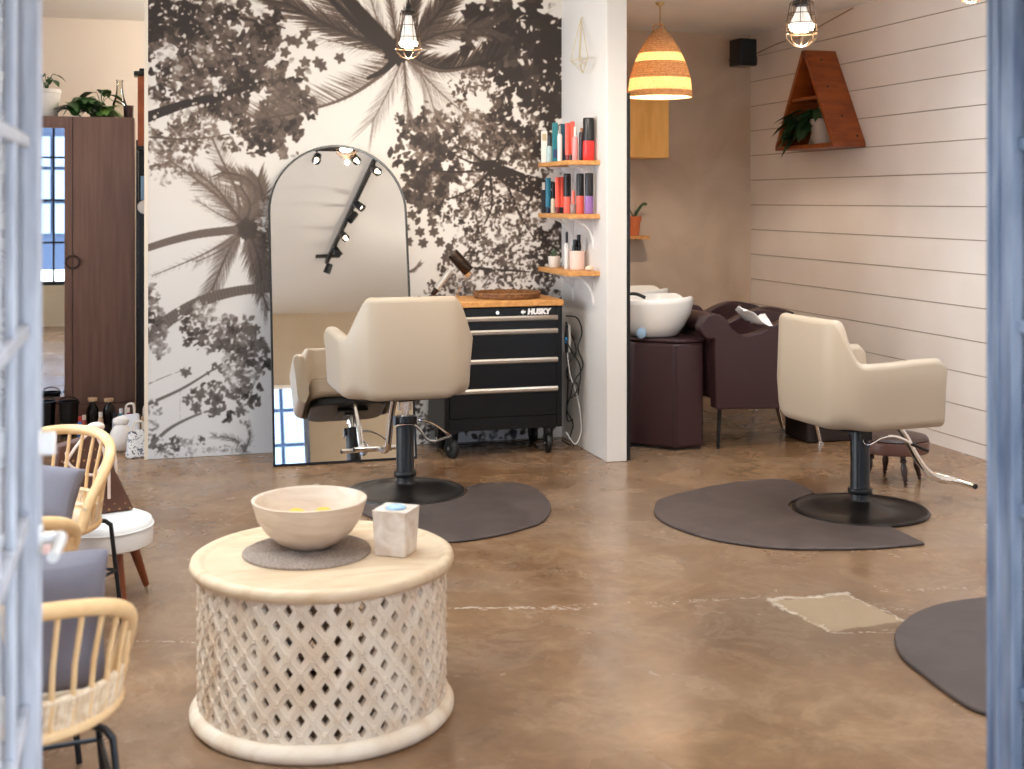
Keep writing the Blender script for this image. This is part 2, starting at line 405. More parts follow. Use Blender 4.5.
# ---- the two glazed door leaves, standing open; edges that frame the view
def door_leaf(name, width, height, stile, lock=True, zs=(.636, .975, 1.316, 1.654, 1.99), n_cols=3):
    """local: hinge at the origin, the leaf runs along +Y, its room face looks to +X"""
    th = .042; mb = MB()
    rect = pbr('x', (1, 1, 1, 1)) if False else None
    mb.mm(-th / 2, th / 2, 0, stile, .01, height).mm(-th / 2, th / 2, width - stile, width, .01, height)
    mb.mm(-th / 2, th / 2, stile, width - stile, .01, .26).mm(-th / 2, th / 2, stile, width - stile, height - .1, height)
    # stepped mouldings along the stiles and a raised outer flange
    for y in (stile, width - stile - .012):
        mb.mm(-th / 2 - .006, th / 2 + .006, y - .001, y + .013, .26, height - .1)
    for y in (width - .006, width - stile * .55):
        mb.mm(-th / 2 - .005, th / 2 + .005, y, y + .008, .012, height)
    leaf = struct(name, mb, door_paint, smooth=False, bevel=.002)
    m2 = MB(); inner0, inner1 = stile + .012, width - stile - .012
    for z in zs: m2.mm(-.014, .014, inner0, inner1, z - .011, z + .011)
    for k in range(1, n_cols):
        y = inner0 + (inner1 - inner0) * k / n_cols; m2.mm(-.012, .012, y - .009, y + .009, .26, height - .1)
    obj('glazing_bars', m2, door_paint, leaf, smooth=False, bevel=.002)
    obj('pane', MB().mm(-.003, .003, inner0, inner1, .26, height - .1), pane_glass, leaf, smooth=False)
    return leaf
leaf1 = door_leaf('door_1', .90, 2.08, .095)
P1 = at_y(39.5, 300, 2.52); leaf1.location = (P1.x - .021, 2.52 - .90, 0)
# lever and turn knob on the room face near the free edge
lz = .925; yy = .90 - .045
m = MB().cyl((.021, yy, lz), (.030, yy, lz), .027, seg=24).cyl((.03, yy, lz), (.066, yy, lz), .011)
obj('door_lever', m.tube(smoothpath([(.060, yy + .004, lz), (.062, yy - .03, lz), (.060, yy - .075, lz - .002), (.056, yy - .12, lz - .004)], 5), [.012] * 6 + [.010] * 10, 12), handle_metal, leaf1)
m = MB().cyl((.021, yy, 1.10), (.028, yy, 1.10), .026, seg=24).box((.040, yy, 1.10), (.026, .012, .042))
obj('turn_knob', m, handle_metal, leaf1, bevel=.003)
leaf2 = door_leaf('door_2', .50, 2.08, .052, n_cols=2)
shaded_paint = pbr('door_paint_in_shade', rgb(84, 96, 116), .38, col2=rgb(126, 134, 148), nscale=10, stretch=(3, 3, .4), metal=.2)  # darker copy of the door paint for the leaf that gets less light
for o_ in [leaf2] + [q for q in leaf2.children if q.name.startswith('glazing')]: o_.data.materials[0] = shaded_paint
fe = Vector((1.531, 2.045)); hg = Vector((1.594, 1.55)); dv = (fe - hg); 
leaf2.location = (hg.x + .02, hg.y, 0); leaf2.rotation_euler = (0, 0, math.atan2(-dv.x, dv.y))
leaf2.scale = (1, dv.length / .50, 1)
# pale boarded reveal outside, seen through the left leaf's glass
mb = MB(); 
for k in range(14):
    mb.mm(-1.5, -1.47, -.9 + k * .17, -.9 + k * .17 + .155, -.02, 2.6)
mb.mm(-1.53, -1.495, -.9, 1.45, -.02, 2.6)
struct('wall_outside_left', mb, pbr('pale_blue_boards', rgb(176, 182, 196), .6), smooth=False)

# ================================================================ palm mural
def make_mural():
    W, Hh = 2.60, CEIL; step = .0045
    nx, nz = int(W / step) + 1, int(Hh / step) + 1
    tone = np.ones((nz, nx), np.float32)
    rng = np.random.default_rng(5); R = rng.random
    def U(px, py):
        p = at_y(px, py, YM); return p.x / W * (nx - 1), p.z / Hh * (nz - 1)
    S = 7.9 / F_PX / step      # cells per photo px
    def blot(u, v, a, b, ang, t, soft=.8, op=1.0):
        r = max(a, b) + 2; x0, x1 = int(max(0, u - r)), int(min(nx, u + r + 1)); y0, y1 = int(max(0, v - r)), int(min(nz, v + r + 1))
        if x0 >= x1 or y0 >= y1: return
        yy_, xx = np.mgrid[y0:y1, x0:x1]; dx = xx - u; dy = yy_ - v; c, s = math.cos(ang), math.sin(ang)
        p = (dx * c + dy * s) / a; q = (-dx * s + dy * c) / b
        # pointed-leaf shape
        k = np.sqrt(p * p + q * q * (1 + .8 * np.abs(p)))
        m = np.clip((1 - k) * min(a, b) / soft + .5, 0, 1) * op
        tone[y0:y1, x0:x1] = tone[y0:y1, x0:x1] * (1 - m) + t * m
    def stroke(pts, w0, w1, t, op=1.0, soft=.8, px=True):
        Q = [U(*p) if px else p for p in pts]
        Q = [(p[0], p[1]) for p in (smoothpath([(a, b, 0) for a, b in Q], 6) if len(Q) > 2 else [Vector((a, b, 0)) for a, b in Q])]
        n = len(Q) - 1
        for i in range(n):
            a, b = Q[i], Q[i + 1]; wa = w0 + (w1 - w0) * i / n; wb = w0 + (w1 - w0) * (i + 1) / n
            seg(a, b, wa * S / 2, wb * S / 2, t, op, soft)
    def seg(a, b, ra, rb, t, op=1.0, soft=.8):
        r = max(ra, rb) + 2; x0, x1 = int(max(0, min(a[0], b[0]) - r)), int(min(nx, max(a[0], b[0]) + r + 1))
        y0, y1 = int(max(0, min(a[1], b[1]) - r)), int(min(nz, max(a[1], b[1]) + r + 1))
        if x0 >= x1 or y0 >= y1: return
        yy_, xx = np.mgrid[y0:y1, x0:x1]; dx, dy = b[0] - a[0], b[1] - a[1]; l2 = dx * dx + dy * dy + 1e-9
        h = np.clip(((xx - a[0]) * dx + (yy_ - a[1]) * dy) / l2, 0, 1)
        dist = np.hypot(xx - a[0] - h * dx, yy_ - a[1] - h * dy)
        m = np.clip((ra + (rb - ra) * h - dist) / soft + .5, 0, 1) * op
        tone[y0:y1, x0:x1] = tone[y0:y1, x0:x1] * (1 - m) + t * m
    def fbm(cells, seed):
        rg = np.random.default_rng(seed); out = np.zeros((nz, nx), np.float32); amp = 1.0; tot_ = 0
        for c in cells:
            gw, gh = int(nx / c) + 3, int(nz / c) + 3; g = rg.random((gh, gw)).astype(np.float32)
            xx = np.arange(nx) / c; yy_ = np.arange(nz) / c; xi = xx.astype(int); yi = yy_.astype(int)
            fx = xx - xi; fy = yy_ - yi; fx = fx * fx * (3 - 2 * fx); fy = (fy * fy * (3 - 2 * fy))[:, None]
            t0 = g[yi][:, xi] * (1 - fx) + g[yi][:, xi + 1] * fx; t1 = g[yi + 1][:, xi] * (1 - fx) + g[yi + 1][:, xi + 1] * fx
            out += amp * (t0 * (1 - fy) + t1 * fy); tot_ += amp; amp *= .75
        return out / tot_
    NZ = [fbm([30, 15, 8], 11), fbm([22, 11, 6], 12), fbm([40, 18, 8], 13)]
    NZ = [(q - q.mean()) / q.std() for q in NZ]; TN = fbm([26, 12], 14); TN = (TN - TN.mean()) / TN.std()
    ncl = [0]
    def cluster(cx, cy, rx, ry, n, size, t, tv=.1, op=.9, edge=.0, lumps=None, rot=0, thr=.0):
        """leaves stamped where a cloudy field says the bough is dense; sky shows between the boughs"""
        ncl[0] += 1; fld = NZ[ncl[0] % 3]
        size = size * .86; tv = tv * 1.5
        for _ in range(int(n * .80)):
            a = R() * 2 * PI; q = math.sqrt(R()) * 1.25; x, y = cx + rx * q * math.cos(a), cy + ry * q * math.sin(a)
            u, v = U(x, y); iu, iv = int(u), int(v)
            if not (0 <= iu < nx and 0 <= iv < nz): continue
            if fld[iv, iu] < -1.15 + 2.1 * max(0, q - .35) + thr: continue
            s = size * (.5 + .8 * R()) * S * .5
            blot(u, v, s, s * (.4 + .35 * R()), R() * PI, min(1, max(.02, t + TN[iv, iu] * tv * .6 + (R() - .5) * 1.6 * tv)), .9, op)
    def flower(cx, cy, size, t, k=6, op=.95):
        """a whorl of leaves"""
        u, v = U(cx, cy); a0 = R() * PI
        for i in range(k):
            a = a0 + 2 * PI * i / k + (R() - .5) * .4; r = size * S * .5
            blot(u + r * .8 * math.cos(a), v + r * .8 * math.sin(a), r * 1.0, r * .62, a, t + (R() - .5) * .1, .9, op)
    def frond(pts, l0, l1, n, t, w=1.0, ang=1.0, sides=(1, -1), sw=3, op=.8, jit=.15, droop=0, rib=None):
        """palm frond: rib through photo points, leaflets l0 (root) to l1 (tip) long"""
        Q = [Vector((*U(*p), 0)) for p in pts]; P = smoothpath(Q, 10) if len(Q) > 2 else [Q[0].lerp(Q[1], k / 20) for k in range(21)]
        for i in range(n):
            f = (i + R()) / n * (len(P) - 1.001); k = int(f); p = P[k].lerp(P[k + 1], f - k); d = (P[k + 1] - P[k]).normalized()
            fr = f / (len(P) - 1); ln = (l0 + (l1 - l0) * fr) * (math.sin(min(1, fr * 2.2 + .3) * PI / 2)) * S * (.75 + .4 * R())
            for s in sides:
                a = math.atan2(d.y, d.x) + s * (ang * (1 - .35 * fr) + (R() - .5) * jit)
                q = (p.x + ln * math.cos(a), p.y + ln * math.sin(a) - droop * ln)
                mid = (p.x + ln * .5 * math.cos(a), p.y + ln * .5 * math.sin(a) - droop * ln * .2)
                tt = t + (R() - .5) * .12
                seg((p.x, p.y), mid, w * S * .5, w * S * .45, tt, op, 1); seg(mid, q, w * S * .45, .15, tt, op, 1)
        stroke(pts, sw, sw * .4, rib if rib is not None else t * .8)
    DK = .08
    # soft clouded print background
    for _ in range(60):
        u, v = R() * nx, R() * nz; blot(u, v, 60 + 60 * R(), 40 + 50 * R(), R() * PI, .9 + .1 * R(), 60, .35)
    # ---- upper left tree: layers from light to dark
    cluster(215, 60, 90, 90, 1500, 8, .55, .2, .6)
    cluster(195, 20, 70, 40, 1300, 9, .30, .15, .85)
    cluster(205, 60, 65, 45, 1500, 9, .25, .12, .9)
    cluster(240, 75, 50, 45, 1300, 10, .22, .1, .9)
    cluster(185, 90, 50, 40, 700, 8, .35, .15, .8)
    cluster(168, 35, 26, 24, 500, 10, .16, .06, .9, lumps=20)
    cluster(265, 90, 35, 30, 600, 10, .25, .1, .9, lumps=30)
    cluster(250, 20, 30, 28, 700, 10, .24, .1, .92, lumps=26)
    cluster(225, 100, 45, 22, 500, 9, .24, .1, .9)
    cluster(225, 135, 70, 28, 700, 7, .38, .15, .75)
    cluster(175, 145, 30, 38, 500, 6, .45, .15, .75)
    cluster(272, 128, 24, 26, 500, 9, .28, .1, .9, lumps=22)
    cluster(160, 170, 16, 18, 120, 6, .5, .12, .7)
    cluster(290, 105, 30, 22, 320, 9, .25, .1, .9, lumps=20)
    for x, y in ((285, 52), (297, 42), (305, 34), (290, 40), (312, 45), (278, 40), (318, 62), (305, 62), (300, 72), (322, 66), (340, 58), (292, 85)): 
        flower(x, y, 7, .3, 5)
    stroke([(147, 117), (185, 104), (225, 94), (262, 82)], 10, 3, .10)
    stroke([(150, 137), (190, 139), (230, 134)], 2.2, 1, .3)
    for p in [[(165, 25), (185, 50), (200, 75)], [(235, 60), (245, 90)], [(225, 15), (262, 22), (285, 28)]]: stroke(p, 3.5, 1.5, .18)
    for _ in range(190):   # small bright gaps of sky
        x, y = 150 + R() * 120, R() * 130
        u, v = U(x, y); blot(u, v, 1 + 3.2 * R() ** 2, .8 + 2.0 * R() ** 2, R() * PI, .93, .9, .8)
    # ---- right hand broadleaf mass, dark
    cluster(525, 110, 44, 110, 1300, 9, .4, .2, .7)
    cluster(530, 40, 40, 45, 1200, 13, .12, .07, .95, lumps=46)
    cluster(500, 22, 34, 18, 420, 13, .12, .06, .95, lumps=20)
    cluster(470, 30, 12, 16, 120, 10, .15, .06, .9, lumps=10)
    cluster(490, 50, 22, 16, 260, 12, .12, .05, .95, lumps=14)
    cluster(545, 105, 28, 50, 900, 13, .10, .05, .95, lumps=36)
    cluster(515, 85, 22, 26, 320, 12, .14, .06, .9, lumps=18)
    cluster(556, 60, 12, 70, 500, 13, .08, .04, .95, lumps=30)
    cluster(535, 140, 34, 26, 700, 11, .14, .06, .9, lumps=34)
    cluster(482, 95, 30, 22, 500, 6, .25, .12, .85)
    cluster(480, 125, 40, 22, 800, 5, .25, .12, .85)
    # middle: fine leaves
    cluster(432, 130, 34, 26, 260, 8, .3, .12, .85, lumps=24)
    cluster(470, 150, 60, 35, 900, 6, .42, .15, .75)
    cluster(445, 165, 48, 40, 560, 7, .28, .1, .85)
    cluster(422, 160, 30, 44, 300, 9, .2, .08, .9, lumps=30)
    cluster(425, 190, 26, 26, 420, 9, .24, .08, .9, lumps=24)
    cluster(460, 205, 44, 26, 900, 5, .45, .2, .7)
    cluster(500, 215, 60, 46, 1700, 6, .34, .14, .8)
    cluster(530, 200, 36, 34, 500, 7, .24, .1, .85)
    cluster(505, 265, 62, 36, 2000, 5.5, .24, .1, .85)
    cluster(545, 250, 24, 60, 1500, 7, .13, .05, .9)
    cluster(455, 285, 30, 16, 500, 5, .3, .1, .8)
    cluster(525, 150, 44, 22, 420, 7, .22, .08, .88)
    for x, y in ((412, 215), (422, 206), (405, 228), (420, 232), (432, 222), (423, 243), (408, 242), (440, 242), (434, 232), (450, 248), (446, 258), (428, 200), (415, 195)):
        flower(x, y, 6.5, .28, 6)
    for x, y in ((416, 140), (426, 146), (434, 138), (442, 150), (412, 165), (424, 172), (436, 166), (448, 176), (418, 184), (440, 190)):
        flower(x, y, 9, .15, 6)
    stroke([(484, 166), (500, 172), (520, 182), (562, 196)], 11, 24, .05)
    stroke([(484, 164), (496, 164)], 7, 9, .05)
    for p in [[(488, 165), (470, 162), (450, 152)], [(486, 168), (462, 172), (432, 170)], [(488, 170), (482, 188), (476, 212)], [(490, 172), (470, 190), (446, 200)],
              [(496, 162), (502, 150), (512, 138)], [(490, 175), (492, 205), (484, 225)], [(505, 180), (520, 215), (535, 240)], [(486, 165), (470, 152), (455, 146)],
              [(540, 190), (528, 205), (530, 225)], [(470, 268), (500, 270), (530, 272)]]: stroke(p, 3.2, 1.0, .08)
    for _ in range(520):
        x, y = 452 + R() * 110, 175 + R() * 122
        u, v = U(x, y); blot(u, v, 1 + 2.6 * R() ** 2, .8 + 1.6 * R() ** 2, R() * PI, .9, .9, .75)
    for _ in range(120):
        x, y = 450 + R() * 112, 70 + R() * 110
        u, v = U(x, y); blot(u, v, 1 + 3.4 * R() ** 2, .8 + 2.2 * R() ** 2, R() * PI, .92, .9, .8)
    for _ in range(60):
        x, y = 470 + R() * 92, R() * 130
        u, v = U(x, y); blot(u, v, 1.5 + 5 * R() ** 2, 1 + 3 * R() ** 2, R() * PI, .93, 1.2, .9)
    # ---- big palm, seen from below
    frond([(398, 50), (360, 22), (318, -14)], 30, 60, 60, .25, 1.6, .55, sw=5, op=.8)
    frond([(396, 52), (360, 38), (322, 22), (285, 2)], 26, 40, 80, .22, 1.5, .5, sw=5, op=.85)
    frond([(396, 54), (362, 48), (318, 37)], 12, 18, 46, .45, .8, 1.0, (1,), 2, .6)
    frond([(400, 56), (380, 76), (345, 98), (300, 112), (255, 120)], 34, 34, 110, .34, 1.2, 1.05, (-1,), 4, .75, droop=0)
    frond([(400, 56), (380, 76), (345, 98), (300, 112)], 8, 10, 40, .5, .8, .9, (1,), 1, .5)
    frond([(402, 60), (388, 92), (372, 122)], 22, 34, 60, .5, .8, .5, sw=1.5, op=.6)
    frond([(404, 60), (406, 88), (409, 116)], 14, 22, 44, .42, .8, .4, sw=2.4, op=.6)
    frond([(407, 60), (424, 80), (436, 116)], 20, 34, 56, .5, .9, .6, sw=2, op=.6)
    frond([(408, 58), (440, 92), (470, 118)], 16, 30, 56, .5, .9, .6, sw=2, op=.55)
    frond([(406, 56), (440, 70), (478, 64), (505, 54)], 26, 34, 110, .16, 1.7, 1.0, (1,), 6, .85)
    frond([(406, 56), (440, 70), (478, 66)], 16, 16, 60, .4, 1.0, .8, (-1,), 3, .6)
    frond([(402, 48), (428, 25), (452, -6)], 26, 30, 90, .2, 1.5, .7, sw=4, op=.75)
    frond([(400, 46), (410, 15), (420, -14)], 20, 22, 60, .22, 1.6, .5, sw=5, op=.8)
    frond([(398, 46), (393, 18), (387, -12)], 10, 18, 50, .35, .9, .5, sw=2.6, op=.7)
    frond([(404, 50), (445, 32), (490, 28)], 24, 30, 90, .25, 1.3, .7, sw=3, op=.7)
    frond([(396, 48), (378, 20), (368, -12)], 18, 26, 50, .45, .8, .6, sw=2, op=.6)
    stroke([(336, -14), (352, 4), (372, 26), (392, 48)], 11, 15, .10)
    stroke([(318, -14), (345, 14), (370, 36), (392, 52)], 4, 8, .10)
    stroke([(368, 78), (384, 70), (398, 56)], 3, 8, DK)
    for q in range(26):
        a = q * 2 * PI / 26; u, v = U(397, 52); blot(u + 10 * S * math.cos(a) * .6, v + 9 * S * math.sin(a) * .6, 9 * S * (.5 + .5 * R()), 4 * S, a, DK, 1)
    cluster(397, 50, 10, 10, 60, 9, DK, .02, 1, lumps=6)
    # ---- second palm, left of the mirror
    T2 = .38
    frond([(241, 222), (222, 200), (200, 182), (172, 162)], 24, 16, 70, .45, .9, .8, sw=3, op=.6)
    frond([(241, 220), (236, 190), (222, 160), (212, 138)], 18, 16, 70, .45, .9, 1.1, sw=3, op=.65)
    frond([(245, 220), (256, 195), (246, 178), (222, 172)], 20, 14, 80, .38, 1.1, .9, sw=4, op=.7)
    frond([(250, 222), (262, 200), (258, 178)], 16, 18, 70, .36, 1.2, .8, sw=4, op=.7)
    frond([(250, 230), (262, 245), (266, 285)], 22, 26, 80, .34, 1.1, .7, sw=4, op=.7)
    frond([(240, 232), (228, 252), (212, 290)], 22, 26, 90, .42, .9, .6, sw=3, op=.65)
    frond([(248, 234), (252, 262), (268, 310)], 22, 20, 60, .38, 1.0, .6, sw=3, op=.65)
    frond([(236, 236), (200, 256), (152, 276)], 12, 6, 46, .5, .8, 1.1, (1, -1), 2.2, .5)
    frond([(240, 224), (222, 216), (196, 200)], 10, 8, 40, .5, .8, .8, sw=2, op=.5)
    cluster(262, 225, 8, 36, 240, 6, .34, .1, .8, lumps=14)
    cluster(243, 228, 7, 8, 60, 7, .26, .05, .95, lumps=6)
    frond([(244, 224), (230, 206), (216, 188), (196, 172)], 20, 14, 70, .42, .9, .8, sw=2.4, op=.6)
    frond([(246, 222), (250, 204), (240, 186)], 16, 14, 60, .40, 1.0, .9, sw=3, op=.65)
    frond([(250, 234), (258, 256), (262, 280)], 20, 22, 60, .38, 1.0, .8, sw=3, op=.65)
    frond([(238, 236), (222, 250), (196, 262)], 10, 12, 46, .48, .8, .9, sw=1.6, op=.5)
    for q in range(22):
        a = q * 2 * PI / 22; u, v = U(247, 229); blot(u + 5.5 * S * math.cos(a), v + 5.5 * S * math.sin(a), 6 * S * (.6 + .5 * R()), 3 * S, a, .26, 1)
    u, v = U(247, 229); blot(u, v, 8 * S, 8 * S, 0, .24, 1)
    stroke([(148, 248), (170, 241), (200, 234), (234, 230)], 7, 8.5, .40)
    # long curved trunk with rings
    stroke([(146, 338), (175, 316), (205, 300), (238, 291), (272, 288)], 13, 8.5, .42)
    tr = smoothpath([(146, 338, 0), (175, 316, 0), (205, 300, 0), (238, 291, 0), (272, 288, 0)], 10)
    for i in range(len(tr) - 1):
        p = tr[i]; d = (tr[i + 1] - p).normalized(); nrm = Vector((-d.y, d.x, 0)); w_ = 6.2 - 2 * i / len(tr)
        a, b = p + nrm * w_, p - nrm * w_; stroke([(a.x, a.y), (b.x, b.y)], .9, .9, .3, .6)
    # lower left foliage
    T = .42
    cluster(210, 335, 55, 26, 900, 7, T, .12, .8)
    cluster(245, 360, 26, 40, 700, 8, T, .12, .85)
    cluster(235, 395, 30, 26, 460, 8, T, .12, .85)
    cluster(205, 390, 20, 12, 160, 7, T, .1, .85)
    cluster(158, 350, 13, 26, 260, 7, T, .12, .8)
    cluster(155, 305, 9, 18, 140, 7, T, .1, .85)
    cluster(180, 335, 14, 22, 160, 7, T, .12, .8)
    cluster(152, 420, 8, 20, 90, 6, .5, .1, .8)
    cluster(185, 448, 38, 10, 420, 5, .5, .12, .8)
    cluster(245, 450, 30, 8, 240, 5, .5, .12, .7)
    for x, y in ((188, 400), (200, 395), (196, 408), (186, 372), (215, 412), (240, 412), (255, 330), (262, 345)): flower(x, y, 7, .4, 6)
    stroke([(149, 404), (180, 390), (205, 375), (228, 360)], 3.6, 1.5, .42)
    stroke([(149, 384), (165, 377), (184, 370)], 1.6, .8, .5)
    stroke([(150, 447), (168, 430), (190, 418), (212, 410)], 4.4, 1.8, .45)
    stroke([(180, 392), (180, 420)], .8, .8, .6)
    frond([(246, 452), (235, 440), (214, 436)], 10, 8, 34, .45, .8, .7, sw=1.6, op=.7)
    frond([(244, 452), (250, 438), (248, 425)], 8, 8, 24, .45, .8, .6, sw=1.4, op=.7)
    for _ in range(160):
        x, y = 150 + R() * 118, 300 + R() * 155
        u, v = U(x, y); blot(u, v, 1 + 3.2 * R() ** 2, .8 + 2.2 * R() ** 2, R() * PI, .93, .9, .8)
    # behind chair and cabinet
    cluster(430, 420, 22, 40, 700, 6, .35, .15, .8)
    cluster(500, 380, 60, 60, 1200, 8, .3, .15, .8)
    frond([(408, 272), (414, 270), (420, 264)], 5, 6, 20, .4, .8, .6, sw=1.2)
    # fine print grain
    tone += (rng.random(tone.shape).astype(np.float32) - .5) * .05
    k = np.pad(tone, 1, mode='edge'); tone = (tone * 2 + k[:-2, 1:-1] + k[2:, 1:-1] + k[1:-1, :-2] + k[1:-1, 2:]) / 6
    tone = np.clip(tone, 0, 1); tone = np.clip((tone - .13) / .78, 0, 1)
    tone = .45 * tone + .55 * tone * tone * (3 - 2 * tone)
    dark = np.array(lin((.165, .12, .095))); mid = np.array(lin((.46, .39, .34))); lt = np.array(lin((.86, .832, .80)))
    t = tone[..., None]
    colr = np.where(t < .4, dark + (mid - dark) * (t / .4), mid + (lt - mid) * ((t - .4) / .6))
    # the printed sepia cools to neutral grey towards the floor
    zz = np.linspace(0, 1, nz)[:, None, None]; cool = np.clip(1 - zz / .55, 0, 1) * .8
    grey = colr.mean(axis=2, keepdims=True) * np.array([.97, 1.0, 1.05])
    colr = colr * (1 - cool) + grey * cool
    xs = np.linspace(0, W, nx); zs = np.linspace(.002, Hh - .002, nz)
    gx, gz = np.meshgrid(xs, zs)
    co = np.stack([gx, np.zeros_like(gx), gz], -1).reshape(-1, 3).astype(np.float32)
    me = bpy.data.meshes.new('palm_mural')
    idx = np.arange(nx * nz).reshape(nz, nx)
    q = np.stack([idx[:-1, :-1], idx[:-1, 1:], idx[1:, 1:], idx[1:, :-1]], -1).reshape(-1, 4)
    me.vertices.add(nx * nz); me.vertices.foreach_set('co', co.ravel())
    me.loops.add(q.size); me.loops.foreach_set('vertex_index', q.ravel().astype(np.int32))
    me.polygons.add(len(q)); me.polygons.foreach_set('loop_start', (np.arange(len(q)) * 4).astype(np.int32))
    me.update(calc_edges=True)
    ca = me.color_attributes.new('print', 'FLOAT_COLOR', 'POINT')
    rgba = np.concatenate([colr, np.ones((nz, nx, 1))], -1).astype(np.float32)
    ca.data.foreach_set('color', rgba.ravel())
    m = bpy.data.materials.new('wallpaper_print'); m.use_nodes = True; nt = m.node_tree
    at = nt.nodes.new('ShaderNodeAttribute'); at.attribute_name = 'print'
    nt.links.new(at.outputs['Color'], nt.nodes['Principled BSDF'].inputs['Base Color']); nt.nodes['Principled BSDF'].inputs['Roughness'].default_value = .6
    me.materials.append(m)
    o = bpy.data.objects.new('palm_mural', me); COL.objects.link(o); o.location = (0, YM, 0)
    tag(o, 'sepia photographic wallpaper of palm trees and leafy branches covering the wall behind the arched mirror', 'mural')
    return o
make_mural()

# the building across the street, seen only in the mirrors
ob = MB().mm(-9, 12, -12.4, -12, -.02, 8.5)
struct('wall_across_street', ob, pbr('blue_grey_render', rgb(50, 66, 92), .8), smooth=False)
ob = MB()
for k in range(8):
    for zz in (.8, 3.9):
        for q in range(2):
            for w in range(3): ob.mm(-7.5 + k * 2.4 + q * .68, -6.9 + k * 2.4 + q * .68, -12.0, -11.9, zz + w * .75, zz + w * .75 + .67)
struct('window_9', ob, pbr('dull_window_panes', rgb(120, 138, 160), .3), smooth=False)
# ================================================================ salon styling chairs
def shell_mesh():
    """wrap-around upholstered shell, local: faces +Y, z from the underside of the shell"""
    Wd, Bk, Fr, r = .358, .300, .290, .20
    path = []   # (x, y, nx, ny) plan of the outer face, left front -> back -> right front
    def arc(cx, cy, a0, a1, n):
        for i in range(n + 1):
            a = a0 + (a1 - a0) * i / n; path.append((cx + r * math.cos(a), cy + r * math.sin(a), math.cos(a), math.sin(a)))
    n = 12
    for i in range(n): path.append((-Wd, Fr - (Fr + Bk - r) * i / n, -1, 0))
    arc(-Wd + r, -Bk + r, PI, PI * 1.5, 18)
    for i in range(1, 6): path.append((-Wd + r + (2 * Wd - 2 * r) * i / 6, -Bk, 0, -1))
    arc(Wd - r, -Bk + r, PI * 1.5, PI * 2, 18)
    for i in range(1, n + 1): path.append((Wd, -Bk + r + (Fr + Bk - r) * i / n, 1, 0))
    th = .075; mb = MB(); loops = []
    def ss(a, b, x): t = min(1, max(0, (x - a) / (b - a))); return t * t * (3 - 2 * t)
    for x, y, nx_, ny_ in path:
        ax = abs(x)
        ang_ = math.degrees(math.acos(max(-1, min(1, -ny_)))); back = 1 - ss(24, 68, ang_)
        top = .325 + .20 * back
        if y > -Bk + r: top = .325 + .012 * ss(-.1, .2, y)
        fe = ss(Fr - .035, Fr, y); top -= .03 * fe          # rounded arm front
        bow = -.012 * (1 - (x / Wd) ** 2) if ny_ < -.9 else 0
        corner = max(0, nx_ * nx_ * ny_ * ny_ * 4)
        prof = []
        rb = .05 + .05 * corner
        for k in range(6):      # rounded lower edge
            a = PI / 2 * k / 5; prof.append((-(rb * (1 - math.sin(a))) - .018, rb * (1 - math.cos(a))))
        prof.append((-.010, .20)); prof.append((0.0 - .02 * back, top - .03))
        for k in range(1, 6):   # rolled top
            a = PI * k / 6; prof.append((-th / 2 * (1 - math.cos(a)) - .02 * back, top - .03 + .03 * math.sin(a)))
        prof.append((-th - .02 * back, top - .03)); prof.append((-th - .006, .16)); prof.append((-th - .02, .06))
        squeeze = 1 - .0 * fe
        loops.append([(x + nx_ * (o) , y + ny_ * (o) + bow, z) for o, z in prof])
    m = len(loops[0]); vs = [p for l in loops for p in l]; fs = []
    for i in range(len(loops) - 1):
        for k in range(m - 1): fs.append((i * m + k, i * m + k + 1, (i + 1) * m + k + 1, (i + 1) * m + k))
        fs.append((i * m + m - 1, i * m, (i + 1) * m, (i + 1) * m + m - 1))
    fs.append(tuple(range(m))); fs.append(tuple((len(loops) - 1) * m + k for k in range(m - 1, -1, -1)))
    mb.add(vs, fs)
    return mb
def rrect(w, d, r, n=6, cx=0, cy=0):
    out = []
    for sx, sy, a0 in ((1, 1, 0), (-1, 1, PI / 2), (-1, -1, PI), (1, -1, PI * 1.5)):
        for k in range(n + 1):
            a = a0 + PI / 2 * k / n; out.append((cx + sx * (w / 2 - r) + r * math.cos(a), cy + sy * (d / 2 - r) + r * math.sin(a)))
    return out
